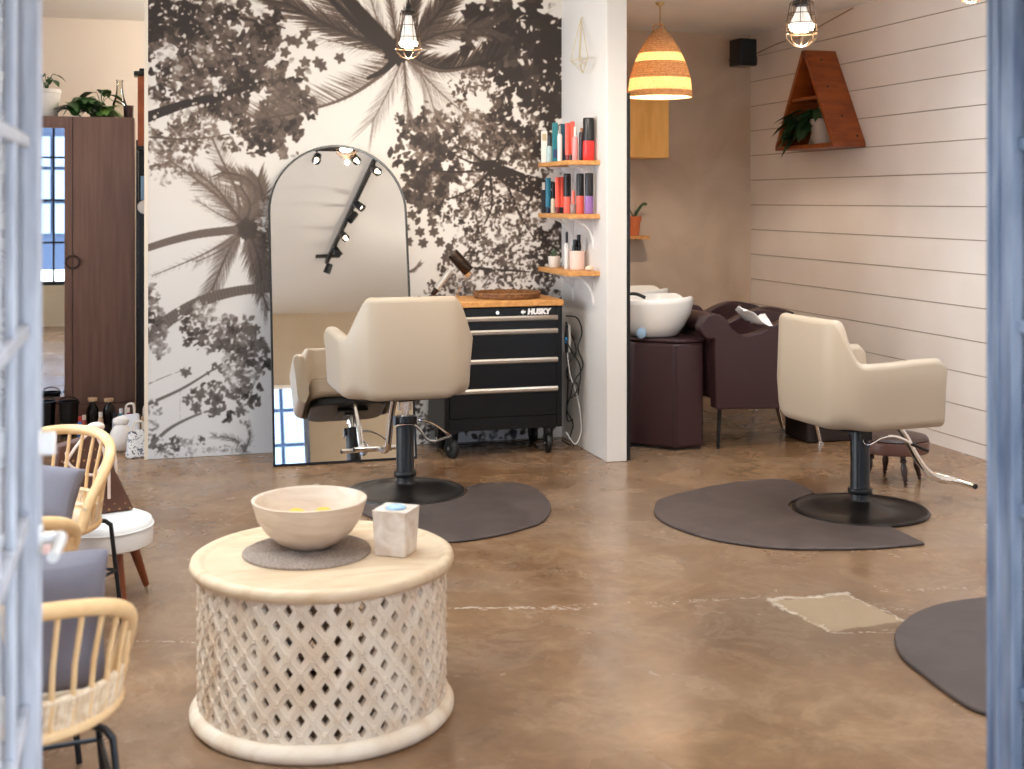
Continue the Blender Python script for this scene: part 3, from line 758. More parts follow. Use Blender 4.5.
def salon_chair(label, loc, rz, z0, base_r, base_mat, group, pump_flip=1, bar_z=.12, reach=.60, ox=0, oy=-.05):
    t = thing('salon_chair', label, 'chair', loc, rz, group)
    obj('shell', shell_mesh(), leatherette, t, loc=(ox, oy, z0), angle=60)
    obj('seat_cushion', MB().prism(rrect(.50, .47, .06, cy=.03), .05, .165), leatherette, t, loc=(ox, oy, z0), bevel=.025, seg=4)
    obj('underside_pan', MB().prism(rrect(.50, .44, .1), -.008, .045), black_pan, t, loc=(ox, oy, z0), bevel=.008)
    piping = MB().tube([(x, y, z0 + .162) for x, y in rrect(.485, .455, .06, cy=.03)], .004, 6, closed=True)
    obj('seat_piping', piping, leatherette, t, loc=(ox, oy, 0))
    # mechanism, piston and pump cylinder
    obj('swivel_plate', MB().box((0, 0, z0 - .022), (.20, .20, .02)).box((0, 0, z0 - .035), (.10, .10, .02)), black_pan, t, bevel=.004)
    ph = z0 - .045
    obj('piston', MB().cyl((0, 0, .34), (0, 0, ph), .022, seg=20).cyl((0, 0, ph - .05), (0, 0, ph), .034, seg=20), chrome, t)
    c = MB().lathe([(0, .03), (.062, .03), (.062, .05), (.05, .058), (.047, .065), (.047, .40), (.043, .41), (0, .41)], 32)
    c.box((0, 0, .385), (.115, .06, .045)).lathe([(.056, .09), (.060, .095), (.060, .112), (.056, .117), (.047, .117), (.047, .09)], 32, close=True)
    obj('pump_cylinder', c, satin_black, t)
    R_ = base_r
    obj('base_disc', MB().lathe([(0, .002), (R_ - .006, .002), (R_, .008), (R_ - .004, .016), (R_ - .022, .019), (R_ - .028, .015), (R_ * .6, .024), (.10, .042), (.07, .055), (0, .055)], 72), base_mat, t, angle=50)
    f = pump_flip
    lever = smoothpath([(f * .05, -.01, .385), (f * .085, -.035, .372), (f * .15, -.02, .345), (f * .19, .05, .30), (f * .205, .14, .275), (f * .17, .22, .285)], 6) if f > 0 else None
    if f > 0:
        lv = MB().tube(smoothpath([(-.055, -.03, .36), (-.03, -.062, .375), (.03, -.066, .37), (.075, -.05, .33), (.11, -.04, .285), (.16, -.02, .27), (.25, .01, .285)], 6), .0065, 8)
        lv.tube(smoothpath([(.25, .01, .285), (.22, .03, .31), (.16, .05, .35), (.10, .06, .37), (.05, .05, .375)], 6), .0065, 8)
    else:
        lv = MB().tube(smoothpath([(.055, -.02, .37), (.08, -.01, .345), (.075, .08, .375), (.07, .17, .37), (.08, .27, .325)], 6), .0065, 8)
    obj('pump_lever', lv, chrome, t)
    if f < 0: obj('lever_grip', MB().cyl((.0785, .25, .332), (.088, .34, .292), .010, r2=.008, seg=12), black_pan, t)
    # footrest: one bent chrome tube with a round cross bar
    y1 = reach
    fr = MB().tube(smoothpath([(0, .14, z0 - .01), (0, .20, z0 - .02), (0, .27, z0 - .10), (0, .34, z0 - .21), (0, .41, bar_z + .055), (0, .50, bar_z + .008), (0, y1, bar_z)], 8), .0175, 14)
    obj('footrest', fr, chrome, t)
    obj('foot_bar', MB().cyl((-.15, y1 + .006, bar_z), (.15, y1 + .006, bar_z), .014, seg=14), chrome, t)
    for s in (-1, 1): obj('bar_cap', MB().cyl((s * .148, y1 + .006, bar_z), (s * .158, y1 + .006, bar_z), .0135, seg=14), black_pan, t)
    return t
C1 = at_z(405, 493); C2 = at_z(860, 511)
salon_chair('taupe salon chair on a round pump base, facing the arched mirror', (C1.x, C1.y, .0), math.radians(2), .535, .318, base_black, 'styling chairs', 1, .12, .62, ox=-.03, oy=-.03)
salon_chair('taupe salon chair in side view facing the white plank wall', (C2.x, C2.y, .0), math.radians(-86), .455, .334, base_black, 'styling chairs', -1, .11, .57)

# ---- floor mats: rounded slabs of rubber with a bite cut out for the chair base
def mat_thing(pts_px, label, group, closed_extra=None):
    P = [at_z(*p) for p in pts_px]; c = sum(P, Vector()) / len(P)
    S_ = smoothpath([p for p in P] + [P[0]], 5)[:-1]
    t = MB().prism([(p.x - c.x, p.y - c.y) for p in S_], .0005, .014)
    o = obj('floor_mat', t, mat_rubber, None, loc=(c.x, c.y, 0), bevel=.006, seg=3)
    return tag(o, label, 'mat', group)
def bite(center, r, a0, a1, n=10):
    return [Vector((center.x + r * math.cos(a0 + (a1 - a0) * k / n), center.y + r * math.sin(a0 + (a1 - a0) * k / n), 0)) for k in range(n + 1)]
def mat_world(pts, label, group):
    c = sum(pts, Vector()) / len(pts)
    t = MB().prism([(p.x - c.x, p.y - c.y) for p in pts], .0005, .014)
    return tag(obj('floor_mat', t, mat_rubber, None, loc=(c.x, c.y, 0), bevel=.006, seg=3), label, 'mat', group)
def curve_px(px): return smoothpath([at_z(*p) for p in px], 5)
# mat 2: outer outline, then the bite round the base
out2 = curve_px([(925, 545.5), (884, 549.5), (828, 551), (771, 549.5), (715, 541.5), (677, 530), (657, 519), (655, 508), (663, 500), (707, 489), (752, 482.5), (780, 481), (797, 485), (815, 494.5)])
b2 = bite(C2, .345, math.radians(135), math.radians(262), 16)
mat_world(out2 + b2, 'brown rubber mat curving round the base of the chair near the plank wall', 'anti-fatigue mats')
out1 = curve_px([(475, 486.5), (486, 485), (512, 484.5), (533, 489), (547, 500), (551, 511), (543, 523), (520, 531.5), (490, 538.5), (452, 543.5), (425, 541), (400, 533), (376, 521), (356, 512), (349, 505)])
b1 = bite(C1, .33, math.radians(215), math.radians(360), 16)
mat_world(out1 + b1, 'brown rubber mat in front of the arched mirror, behind the carved drum table', 'anti-fatigue mats')
out3 = curve_px([(1080, 592), (1030, 596), (985, 600), (943, 606), (913, 617), (897, 632), (895, 645), (903, 661), (925, 679), (950, 698), (973, 712), (1000, 718), (1060, 716)])
mat_world(out3, 'brown rubber mat on the floor, cut off by the right hand door', 'anti-fatigue mats')

# ================================================================ arched mirror leaning on the mural wall
MB0 = at_z(272.8, 467.5); MB1 = at_z(417, 458); mw = .85; mcx = (MB0.x + MB1.x) / 2; my = (MB0.y + MB1.y) / 2
mh = 1.93; tilt = math.atan2(YM - .012 - my, 1.90)
def arch(w, h, inset=0, n=28):
    r = w / 2 - inset; pts = [(-r, inset), (r, inset)]
    for k in range(n + 1):
        a = PI * k / n; pts.append((r * math.cos(a), h - w / 2 + r * math.sin(a)))
    return pts
am = thing('arched_mirror', 'tall arched floor mirror in a thin black frame leaning on the palm mural', 'mirror', (mcx, my, .001))
am.rotation_euler = (-tilt, 0, 0)
def ring_prism(mb, a, b, y0, y1):
    n = len(a); vs = [(x, y0, z) for x, z in a] + [(x, y0, z) for x, z in b] + [(x, y1, z) for x, z in a] + [(x, y1, z) for x, z in b]; fs = []
    for i in range(n):
        j = (i + 1) % n; fs += [(i, j, n + j, n + i), (2 * n + i, 3 * n + i, 3 * n + j, 2 * n + j), (i, 2 * n + i, 2 * n + j, j), (n + i, n + j, 3 * n + j, 3 * n + i)]
    return mb.add(vs, fs)
fr = ring_prism(MB(), arch(mw, mh), arch(mw, mh, .012), -.012, .014)
obj('mirror_frame', fr, satin_black, am, smooth=False)
a_ = arch(mw, mh, .010); n_ = len(a_)
obj('mirror_pane', MB().add([(x, -.004, z) for x, z in a_] + [(x, .004, z) for x, z in a_], [tuple(range(n_)), tuple(range(2 * n_ - 1, n_ - 1, -1))] + [(i, (i + 1) % n_, n_ + (i + 1) % n_, n_ + i) for i in range(n_)]), mirror_mat, am, smooth=False)
obj('backing_board', MB().add([(x, .0045, z) for x, z in a_] + [(x, .012, z) for x, z in a_], [tuple(range(n_)), tuple(range(2 * n_ - 1, n_ - 1, -1))] + [(i, (i + 1) % n_, n_ + (i + 1) % n_, n_ + i) for i in range(n_)]), satin_black, am, smooth=False)

# ================================================================ black rolling tool cabinet
TY = 7.315; L0 = at_y(444.7, 400, TY).x; L1 = at_y(562.3, 400, TY).x; TW = L1 - L0; TD = .455; tcx = (L0 + L1) / 2
tc_ = thing('tool_cabinet', 'black five drawer rolling tool cabinet with a wooden top, beside the partition', 'cabinet', (tcx, TY, 0))
zt, zb = .905, .165
body = MB().mm(-TW / 2, TW / 2, .012, TD, zb, zt).mm(-TW / 2, -TW / 2 + .03, 0, .013, zb, zt).mm(TW / 2 - .036, TW / 2, 0, .013, zb, zt).mm(-TW / 2 + .03, TW / 2 - .036, 0, .013, zb, zb + .075)
obj('body', body, gloss_black, tc_, bevel=.004)
obj('wood_top', MB().mm(-TW / 2 - .012, TW / 2 + .004, -.02, TD + .005, zt + .001, zt + .038), shelf_wood, tc_, bevel=.005, label='pale wooden worktop')
dzs = [(.838, .905), (.757, .838), (.582, .757), (.406, .582), (.24, .406)]
dx0, dx1 = -TW / 2 + .032, TW / 2 - .038
for i, (a, c) in enumerate(dzs):
    d = obj('drawer', MB().mm(dx0, dx1, -.006, .012, a + .004, c - .004), gloss_black, tc_, bevel=.003)
    if i == 0:
        obj('lock', MB().cyl((-.045, -.006, .872), (-.045, -.012, .872), .011, seg=20), chrome, d)
        fc = bpy.data.curves.new('lettering', 'FONT'); fc.body = 'HUSKY'; fc.size = .044; fc.shear = .12; fc.extrude = .0008; fc.offset = .0034; fc.space_character = 1.02
        fc.align_x = 'LEFT'; fc.align_y = 'CENTER'
        fo = bpy.data.objects.new('lettering', fc); COL.objects.link(fo); fo.parent = d; fo.location = (.145, -.0075, .872); fo.rotation_euler = (PI / 2, 0, 0); fo.scale = (1.0, 1, 1)
        bpy.context.view_layer.update(); dg = bpy.context.evaluated_depsgraph_get(); me_ = bpy.data.meshes.new_from_object(fo.evaluated_get(dg)); bpy.data.objects.remove(fo)
        fo = bpy.data.objects.new('lettering', me_); COL.objects.link(fo); fo.parent = d; fo.location = (.145, -.0075, .872); fo.rotation_euler = (PI / 2, 0, 0)
        me_.materials.clear(); me_.materials.append(white_metal); fo['label'] = 'white lettering'
        em = MB().prism([(-.0, .0), (.018, .016), (.018, .007), (.034, .007), (.030, -.007), (.018, -.007), (.018, -.016)], 0, .0012, Matrix.Translation((.100, -.0065, .872)) @ Matrix.Rotation(PI / 2, 4, 'X'))
        obj('emblem', em, white_metal, d, smooth=False)
    pull = MB(); zp = c - .014 if i else .842
    if i < 4:
        zc = a
    # a full-width curved pull sits on the top lip of the four lower drawers
    if i >= 1:
        obj('drawer_pull', MB().add([(x, y, z) for x in (dx0 - .004, dx1 + .002) for y, z in ((-.006, c + .011), (-.020, c + .012), (-.028, c + .002), (-.026, c - .012), (-.018, c - .018), (-.006, c - .016))],
            [(0, 1, 2, 3, 4, 5), (11, 10, 9, 8, 7, 6)] + [(k, 6 + k, 6 + (k + 1) % 6, (k + 1) % 6) for k in range(6)]), brushed, d)
for k, (x, y, a) in enumerate([(-TW / 2 + .055, .05, 25), (TW / 2 - .075, .05, -8), (-TW / 2 + .06, TD - .07, 10), (TW / 2 - .07, TD - .07, 5)]):
    M = Matrix.Translation((x, y, 0)) @ Matrix.Rotation(math.radians(a + 90), 4, 'Z')
    ca = obj('caster', MB().lathe([(0, -.016), (.048, -.016), (.058, -.012), (.060, 0), (.058, .012), (.048, .016), (0, .016)], 28, (0, 0, 0), Matrix.Translation((x, y, .061)) @ Matrix.Rotation(math.radians(a), 4, 'Z') @ Matrix.Rotation(PI / 2, 4, 'Y')), cord_black, tc_)
    f = MB(); R4 = Matrix.Rotation(math.radians(a), 4, 'Z')
    for s in (-1, 1):
        f.add([tuple(R4 @ Vector(p) + Vector((x, y, 0))) for p in [(s * .020, -.02, .05), (s * .020, .02, .05), (s * .020, .035, .155), (s * .020, -.035, .155), (s * .024, -.02, .05), (s * .024, .02, .05), (s * .024, .035, .155), (s * .024, -.035, .155)]],
              [(0, 1, 2, 3), (7, 6, 5, 4), (0, 4, 5, 1), (1, 5, 6, 2), (2, 6, 7, 3), (3, 7, 4, 0)])
    f.box((x, y, .159), (.075, .075, .010))
    obj('caster_fork', f, satin_black, ca, smooth=False)
    hb = R4 @ Vector((.026, 0, 0)); obj('hub', MB().cyl((x - hb.x, y - hb.y, .061), (x + hb.x, y + hb.y, .061), .012, seg=14), chrome, ca)
TOPZ = zt + .038
# round woven tray on the cabinet
tp = Vector((at_y(507, 297, TY + .22).x, TY + .22, TOPZ + .001))
tr = thing('woven_tray', 'round brown woven tray lying on top of the tool cabinet', 'tray', tuple(tp))
tr_mat = pbr('brown_woven_cane', rgb(150, 104, 62), .6, col2=rgb(104, 66, 36), nscale=60)
m = MB()
for k in range(9): m.tube([((.02 + k * .021) * math.cos(a * PI / 20), (.02 + k * .021) * math.sin(a * PI / 20), .008 + .0015 * math.sin(a * 2 + k)) for a in range(40)], .006, 6, closed=True)
for k in range(20): m.cyl((0, 0, .008), (.2 * math.cos(k * PI / 10), .2 * math.sin(k * PI / 10), .008), .004, seg=5)
obj('base', m, tr_mat, tr)
m = MB()
for q, z in ((.198, .012), (.203, .022), (.206, .032)): m.tube([(q * math.cos(a * PI / 40), q * math.sin(a * PI / 40), z + .0025 * math.sin(a * 2.5)) for a in range(80)], .006, 6, closed=True)
obj('rim', m, tr_mat, tr)
# hair dryer leaning in a wire stand
hp = at_y(452, 276, TY + .30)
hd = thing('hair_dryer', 'silver hair dryer with a dark barrel in a wire stand on the tool cabinet', 'hair dryer', (at_y(440, 297, TY + .30).x, TY + .30, TOPZ))
b0 = Vector((hp.x - hd.location.x, 0, 0))
ux = Vector((.707, 0, .707))
bronze = pbr('dark_bronze_metal', rgb(66, 52, 42), .25, metal=.8)
silver_body = pbr('satin_silver_plastic', rgb(196, 190, 182), .3, metal=.5)
base_pt = at_y(432, 295, TY + .30) - hd.location; neck = at_y(450, 271, TY + .30) - hd.location
obj('handle', MB().tube([base_pt + (neck - base_pt) * .22, base_pt + (neck - base_pt) * .5, neck], [.016, .019, .021], 20), silver_body, hd)
obj('handle_end', MB().tube([base_pt, base_pt + (neck - base_pt) * .25], [.014, .017], 20), bronze, hd)
dirb = (neck - base_pt).normalized(); perp = Vector((-dirb.z, 0, dirb.x))
b1_ = at_y(452, 253, TY + .30) - hd.location; b2_ = at_y(470, 273, TY + .30) - hd.location
obj('barrel', MB().tube([b1_, b1_ + (b2_ - b1_) * .04, b1_ + (b2_ - b1_) * .9, b2_], [.034, .038, .038, .033], 28), bronze, hd)
obj('rear_ring', MB().tube([b2_ - (b2_ - b1_) * .10, b2_ + (b2_ - b1_) * .02], [.0395, .036], 28), chrome, hd)
st = MB().tube(smoothpath([(.02, .05, .004), (.06, .05, .006), (.10, .03, .006), (.125, 0, .05), (.12, 0, .09), b2_ + Vector((0, .035, -.03)), b2_ + Vector((-.03, .045, -.03))], 6), .004, 8)
st.tube(smoothpath([(.02, .05, .004), (-.02, .05, .004), (-.03, -.02, .004), (.04, -.03, .004), (.10, .03, .005)], 5), .004, 8).tube([(-.02, .04, .004), tuple(base_pt + Vector((.0, .018, .0)))], .004, 8)
obj('wire_stand', st, chrome, hd)
obj('cord', MB().tube(smoothpath([base_pt, base_pt + Vector((-.02, -.01, -.025)), (-.05, -.03, .006), (-.10, .02, .006), (-.12, .08, .006)], 6), .004, 8), cord_black, hd)

# cables hanging beside the cabinet
cx0 = L1 + .012
rr_ = random.Random(3)
def cable(label, pts, mat_, r=.0045, grp='cables beside the tool cabinet'):
    c = Vector(pts[0]); o = obj('power_cable', MB().tube([p - c for p in smoothpath(pts, 8)], r, 7), mat_, None, loc=tuple(c)); return tag(o, label, 'cable', grp)
def kp(px, py, y): return at_y(px, py, y)
cable('black cord looping furthest out to the right of the tool cabinet', [kp(566, 316, 7.36), kp(577, 318, 7.36), kp(582, 332, 7.36), kp(578, 348, 7.36), kp(583, 366, 7.36), kp(574, 382, 7.36), kp(571, 398, 7.36), kp(579, 386, 7.36), kp(580, 366, 7.36), kp(572, 352, 7.36), kp(566, 340, 7.36)], cord_black)
cable('black cord drooping in a large low loop to the floor beside the tool cabinet', [kp(566, 330, 7.60), kp(568, 380, 7.60), kp(567, 418, 7.60), kp(574, 420, 7.60), kp(583, 426, 7.60), kp(586, 437, 7.60), kp(580, 447, 7.56), kp(570, 445, 7.54), kp(562, 440, 7.54)], cord_black)
cable('black cord hanging in tight coils halfway down the tool cabinet side', [kp(566, 322, 7.46), kp(573, 338, 7.48), kp(576, 352, 7.48), kp(568, 365, 7.48), kp(567, 378, 7.48), kp(577, 384, 7.48), kp(578, 394, 7.48), kp(570, 398, 7.48), kp(567, 410, 7.48), kp(573, 424, 7.48), kp(570, 438, 7.48), kp(574, 446, 7.4)], cord_black)
cable('thin white cord running down among the black cables', [kp(567, 352, 7.40), kp(570, 374, 7.40), kp(576, 392, 7.40), kp(580, 412, 7.40), kp(581, 432, 7.40), kp(575, 444, 7.36), kp(566, 432, 7.36)], cord_white, .003)
cable('long black cord lying on the floor under the tool cabinet', [Vector((L0 + .06, YM - .12, .008)), Vector((tcx, YM - .10, .008)), Vector((tcx + .15, YM - .14, .008)), Vector((L1 - .08, YM - .09, .008)), Vector((L1 + .03, YM - .09, .008))], cord_black)
ps = MB().mm(-.018, .018, -.03, .03, -.26, .26)
for k in range(5): ps.mm(.018, .021, -.016, .016, -.2 + k * .1 - .018, -.2 + k * .1 + .018)
obj('power_strip', ps, satin_black, tc_, loc=(L1 + .0205 - tcx, .16, .60), bevel=.004)
fi = thing('flat_iron', 'black flat iron with a blue light hanging among the cables beside the tool cabinet', 'flat iron', tuple(kp(567, 325, 7.40)))
obj('arm', MB().tube([(0, 0, 0), (-.004, 0, -.08), (-.002, 0, -.17)], [.009, .013, .010], 12), cord_black, fi)
obj('arm', MB().tube([(0.012, 0, 0), (.018, 0, -.08), (.012, 0, -.17)], [.008, .011, .009], 12), silver_body, fi)
obj('indicator', MB().mm(-.016, -.004, -.016, -.010, -.11, -.075), pbr('blue_indicator', rgb(40, 150, 220), .4), fi)
# ================================================================ carved drum table
TC = at_z(323.5, 709.4); TR = .397; TH = .48
tb = thing('drum_table', 'round whitewashed carved lattice drum table holding a wooden bowl', 'table', (TC.x, TC.y, 0))
obj('top', MB().lathe([(0, TH - .040), (TR - .02, TH - .040), (TR - .006, TH - .034), (TR, TH - .020), (TR - .004, TH - .006), (TR - .014, TH), (TR - .030, TH - .001), (TR - .040, TH - .008), (TR - .045, TH - .011), (0, TH - .011)], 96), washed_top, tb, angle=50)
obj('base_ring', MB().lathe([(TR - .07, .0), (TR - .012, .0), (TR - .001, .012), (TR, .028), (TR - .012, .046), (TR - .03, .052), (TR - .07, .052)], 96, close=True), washed, tb, angle=50)
Rd = .370; ncol = 68; nrow = 9; zlo, zhi = .052, TH - .040; cw = 2 * PI / ncol; chh = (zhi - zlo) / nrow; th = .020
def lattice():
    mb = MB(); V = {}
    vs = []; fs = []
    def P(a, z, r):
        key = (round(a % (2 * PI), 5) % round(2 * PI, 5), round(z, 5), r)
        if key not in V: V[key] = len(vs); vs.append((r * math.cos(a), r * math.sin(a), z))
        return V[key]
    for i in range(ncol):
        for j in range(nrow):
            a0, a1 = i * cw, (i + 1) * cw; am_ = (a0 + a1) / 2; z0_, z1_ = zlo + j * chh, zlo + (j + 1) * chh; zm = (z0_ + z1_) / 2
            if (i + j) % 2 == 0:
                hw, hh = cw * .385, chh * .43
                out = [(a0, z0_), (am_, z0_), (a1, z0_), (a1, zm), (a1, z1_), (am_, z1_), (a0, z1_), (a0, zm)]
                inn = [(am_, zm - hh), (am_ + hw, zm), (am_, zm + hh), (am_ - hw, zm)]
                for r, flip in ((Rd, False), (Rd - th, True)):
                    O = [P(a, z, r) for a, z in out]; I = [P(a, z, r) for a, z in inn]
                    F = [(O[0], O[1], I[0], I[3]) , (O[1], O[2], I[0]), (O[2], O[3], I[1], I[0]), (O[3], O[4], I[1]), (O[4], O[5], I[2], I[1]), (O[5], O[6], I[2]), (O[6], O[7], I[3], I[2]), (O[7], O[0], I[3])]
                    fs.extend([f[::-1] if flip else f for f in F])
                I0 = [P(a, z, Rd) for a, z in inn]; I1 = [P(a, z, Rd - th) for a, z in inn]
                for k in range(4): fs.append((I0[k], I0[(k + 1) % 4], I1[(k + 1) % 4], I1[k]))
            else:
                for r, flip in ((Rd, False), (Rd - th, True)):
                    O = [P(a, z, r) for a, z in [(a0, z0_), (am_, z0_), (a1, z0_), (a1, zm), (a1, z1_), (am_, z1_), (a0, z1_), (a0, zm)]]
                    fs.append(tuple(O[::-1] if flip else O))
                # carved rosette: a ring with a button
                R_ = .0115
                M = Matrix.Rotation(am_, 4, 'Z') @ Matrix.Translation((Rd, 0, zm)) @ Matrix.Rotation(PI / 2, 4, 'Y')
                mb.lathe([(R_, -.004), (R_, .0036), (R_ * .82, .005), (R_ * .68, .0024), (R_ * .5, .0024), (R_ * .3, .0054), (0, .006)], 10, (0, 0, 0), M)
    mb.add(vs, fs)
    # crossing carved straps, raised
    for i in range(ncol):
        for s in (1, -1):
            if (i + (s == 1)) % 2: continue
            n = nrow * 2; row = []
            for k in range(n + 1):
                z = zlo + k * chh / 2; a = (i + .0) * cw + s * k * cw / 2
                for off, rr in ((-.0052, Rd + .0002), (-.003, Rd + .0022), (.003, Rd + .0022), (.0052, Rd + .0002)):
                    row.append((rr * math.cos(a + s * off / Rd), rr * math.sin(a + s * off / Rd), z - off * .0))
            f2 = []
            for k in range(n):
                for q in range(3): f2.append((k * 4 + q, k * 4 + q + 1, k * 4 + 5 + q, k * 4 + 4 + q))
            mb.add(row, f2)
    return mb
lat = lattice().mesh('lattice_drum', washed, False)
o = bpy.data.objects.new('lattice_drum', lat); COL.objects.link(o); o.parent = tb; o.rotation_euler = (0, 0, .02)
# placemat, bowl, lemons, candle holder
mp_ = at_z(307, 548.5, TH)
pm = MB()
pts = []
for k in range(26):
    r = .012 + k * .0072; pm.tube([(r * math.cos(a * PI / 24), r * math.sin(a * PI / 24), .0045 + .0018 * math.sin(a * 6 + (k % 2) * PI)) for a in range(48)], .0036, 6, closed=True)
pm.lathe([(0, .001), (.196, .001), (.196, .003), (0, .003)], 48)
tag(obj('placemat', pm, pbr('grey_brown_straw', rgb(176, 158, 142), .8, col2=rgb(140, 122, 108), nscale=120), None, loc=(mp_.x, mp_.y, TH - .011 + .001)), 'round coiled grey straw placemat under the wooden bowl', 'placemat')
bp_ = at_z(309.5, 546, TH) ; bR = .177
bprof = [(0, 0), (.062, 0), (.068, .004), (.095, .018), (.132, .048), (.160, .090), (bR - .002, .142), (bR, .147), (bR - .006, .149), (bR - .012, .144), (.148, .092), (.120, .054), (.085, .028), (.05, .018), (0, .016)]
bw = obj('bowl', MB().lathe(bprof, 72), bowl_mat, None, loc=(bp_.x, bp_.y, TH - .011 + .0112), angle=70)
tag(bw, 'wide pale wooden bowl with lemons in it on the carved drum table', 'bowl')
lem = pbr('lemon_peel', rgb(238, 176, 52), .45, bump=.2, bscale=90)
def lemon(x, y, z, rz, label):
    m = MB().lathe([(0, -.042), (.006, -.038), (.018, -.030), (.027, -.015), (.029, 0), (.027, .015), (.018, .030), (.006, .038), (0, .042)], 20)
    o = obj('lemon', m, lem, None, loc=(x, y, z), rot=(PI / 2, .1, rz)); tag(o, label, 'lemon', 'lemons in the wooden bowl')
bz = TH - .011 + .0112
lemon(bp_.x - .035, bp_.y + .035, bz + .082, .9, 'yellow lemon further left in the pale wooden bowl')
lemon(bp_.x + .045, bp_.y + .022, bz + .083, 2.0, 'yellow lemon further right in the pale wooden bowl')
lemon(bp_.x + .005, bp_.y - .045, bz + .052, .3, 'yellow lemon nearest the door, low in the pale wooden bowl')
ch = thing('candle_holder', 'square pale carved stone candle holder standing beside the bowl', 'candle holder', tuple(at_z(396, 553, TH - .011)), math.radians(56))
ch.location.z = TH - .0105
s = MB(); a, b = .049, .056; h = .138
s.add([(-a, -a, 0), (a, -a, 0), (a, a, 0), (-a, a, 0), (-b, -b, h), (b, -b, h), (b, b, h), (-b, b, h)], [(0, 3, 2, 1), (0, 1, 5, 4), (1, 2, 6, 5), (2, 3, 7, 6), (3, 0, 4, 7)])
n = 24; ringv = [(.032 * math.cos(2 * PI * k / n), .032 * math.sin(2 * PI * k / n), h) for k in range(n)]; low = [(x, y, h - .02) for x, y, _ in ringv]
o0 = len(s.v); s.add(ringv + low + [(b * max(-1, min(1, 1.5 * math.cos(2 * PI * k / n))), b * max(-1, min(1, 1.5 * math.sin(2 * PI * k / n))), h) for k in range(n)],
    [(k, (k + 1) % n, n + (k + 1) % n, n + k) for k in range(n)] + [(k, (k + 1) % n, 2 * n + (k + 1) % n, 2 * n + k) for k in range(n)] + [tuple(range(n, 2 * n))])
obj('holder', s, stone_mat, ch, bevel=.004, angle=30)
obj('candle', MB().lathe([(0, h - .019), (.030, h - .019), (.030, h + .004), (.026, h + .007), (0, h + .006)], 28), pbr('pale_blue_wax', rgb(176, 206, 232), .35), ch, label='pale blue candle')

# ================================================================ waiting corner on the left
def rattan_mesh_parts():
    R0, R1, sz = .235, .285, .43
    def ringpt(a, r, z): return Vector((r * math.cos(a), r * math.sin(a), z))
    a0, a1 = math.radians(182 - 8), math.radians(358 + 8)       # back half faces -Y
    N_ = 48; arch_ = []
    for k in range(N_ + 1):
        s = k / N_; a = a0 + (a1 - a0) * s; u = 2 * s - 1
        arch_.append(ringpt(a, R0 + (R1 - R0) * (1 - abs(u) ** 3), sz - .02 + .285 * (1 - abs(u) ** 2.2) ** .6))
    frame = MB().tube(arch_, .0185, 12)
    seatring = MB().tube([ringpt(2 * PI * k / 48, R0, sz - .02) for k in range(48)], .0145, 10, closed=True)
    band = MB()
    for dz, q in ((.02, .0), (.075, .010)):
        band.tube([ringpt(a0 + (a1 - a0) * k / 48, R0 + q, sz - .02 + dz) for k in range(49)], .008, 8)
    for k in range(60):   # wrapped wicker between the two rails
        a = a0 + (a1 - a0) * (k + .5) / 60; band.tube([ringpt(a - .02, R0 + .003, sz - .015), ringpt(a + .02, R0 + .012, sz + .055)], .0062, 6)
    spn = []
    for k in range(1, 17):
        s = k / 17; a = a0 + (a1 - a0) * s; u = 2 * s - 1
        top = ringpt(a, R0 + (R1 - R0) * (1 - abs(u) ** 3), sz - .02 + .285 * (1 - abs(u) ** 2.2) ** .6)
        spn.append(MB().tube([ringpt(a, R0 + .004, sz - .01), ringpt(a, R0 + .018, (sz + top.z) / 2), top], .0062, 8))
    seat = MB().lathe([(0, sz - .032), (R0 - .005, sz - .032), (R0 - .002, sz - .02), (R0 - .005, sz - .010), (0, sz - .012)], 40)
    return frame, seatring, band, spn, seat, R0, sz
def rattan_chair(label, loc, rz):
    fr, sr, bd, spn, seat, R0, sz = rattan_mesh_parts()
    t = thing('rattan_chair', label, 'chair', loc, rz, 'rattan waiting chairs')
    obj('back_hoop', fr, rattan, t); obj('seat_ring', sr, rattan, t); obj('woven_band', bd, wicker, t)
    for m in spn: obj('spindle', m, rattan, t)
    obj('seat', seat, wicker, t)
    for sx in (-1, 1):
        for sy in (-1, 1):
            obj('leg', MB().tube([(sx * .15, sy * .15, sz - .034), (sx * .185, sy * .185, sz - .038), (sx * .20, sy * .20, sz - .055), (sx * .235, sy * .22, .006)], .0085, 10), black_rod, t)
    cb = MB()
    for sy in (-1, 1): cb.tube([(-.218, sy * .210, .21), (.218, sy * .210, .21)], .006, 8)
    for sx in (-1, 1): cb.tube([(sx * .218, -.210, .21), (sx * .218, .210, .21)], .006, 8)
    obj('crossbar', cb, black_rod, t)
    return t
RC = [(-.405, 4.72, 'rattan hoop chair nearest the white stool, with a grey cushion', math.radians(170 - 22)),
      (-.300, 3.055, 'rattan hoop chair nearest the door, its spindled back to the camera', math.radians(8)),
      (-.465, 3.80, 'rattan hoop chair in the middle of the row, mostly hidden by the door', math.radians(15))]
rattan1 = rattan_chair(RC[0][2], (RC[0][0], RC[0][1], 0), RC[0][3])
for x, y, lab, rz in RC[1:]: dup(rattan1, (x, y, 0), rz, lab)
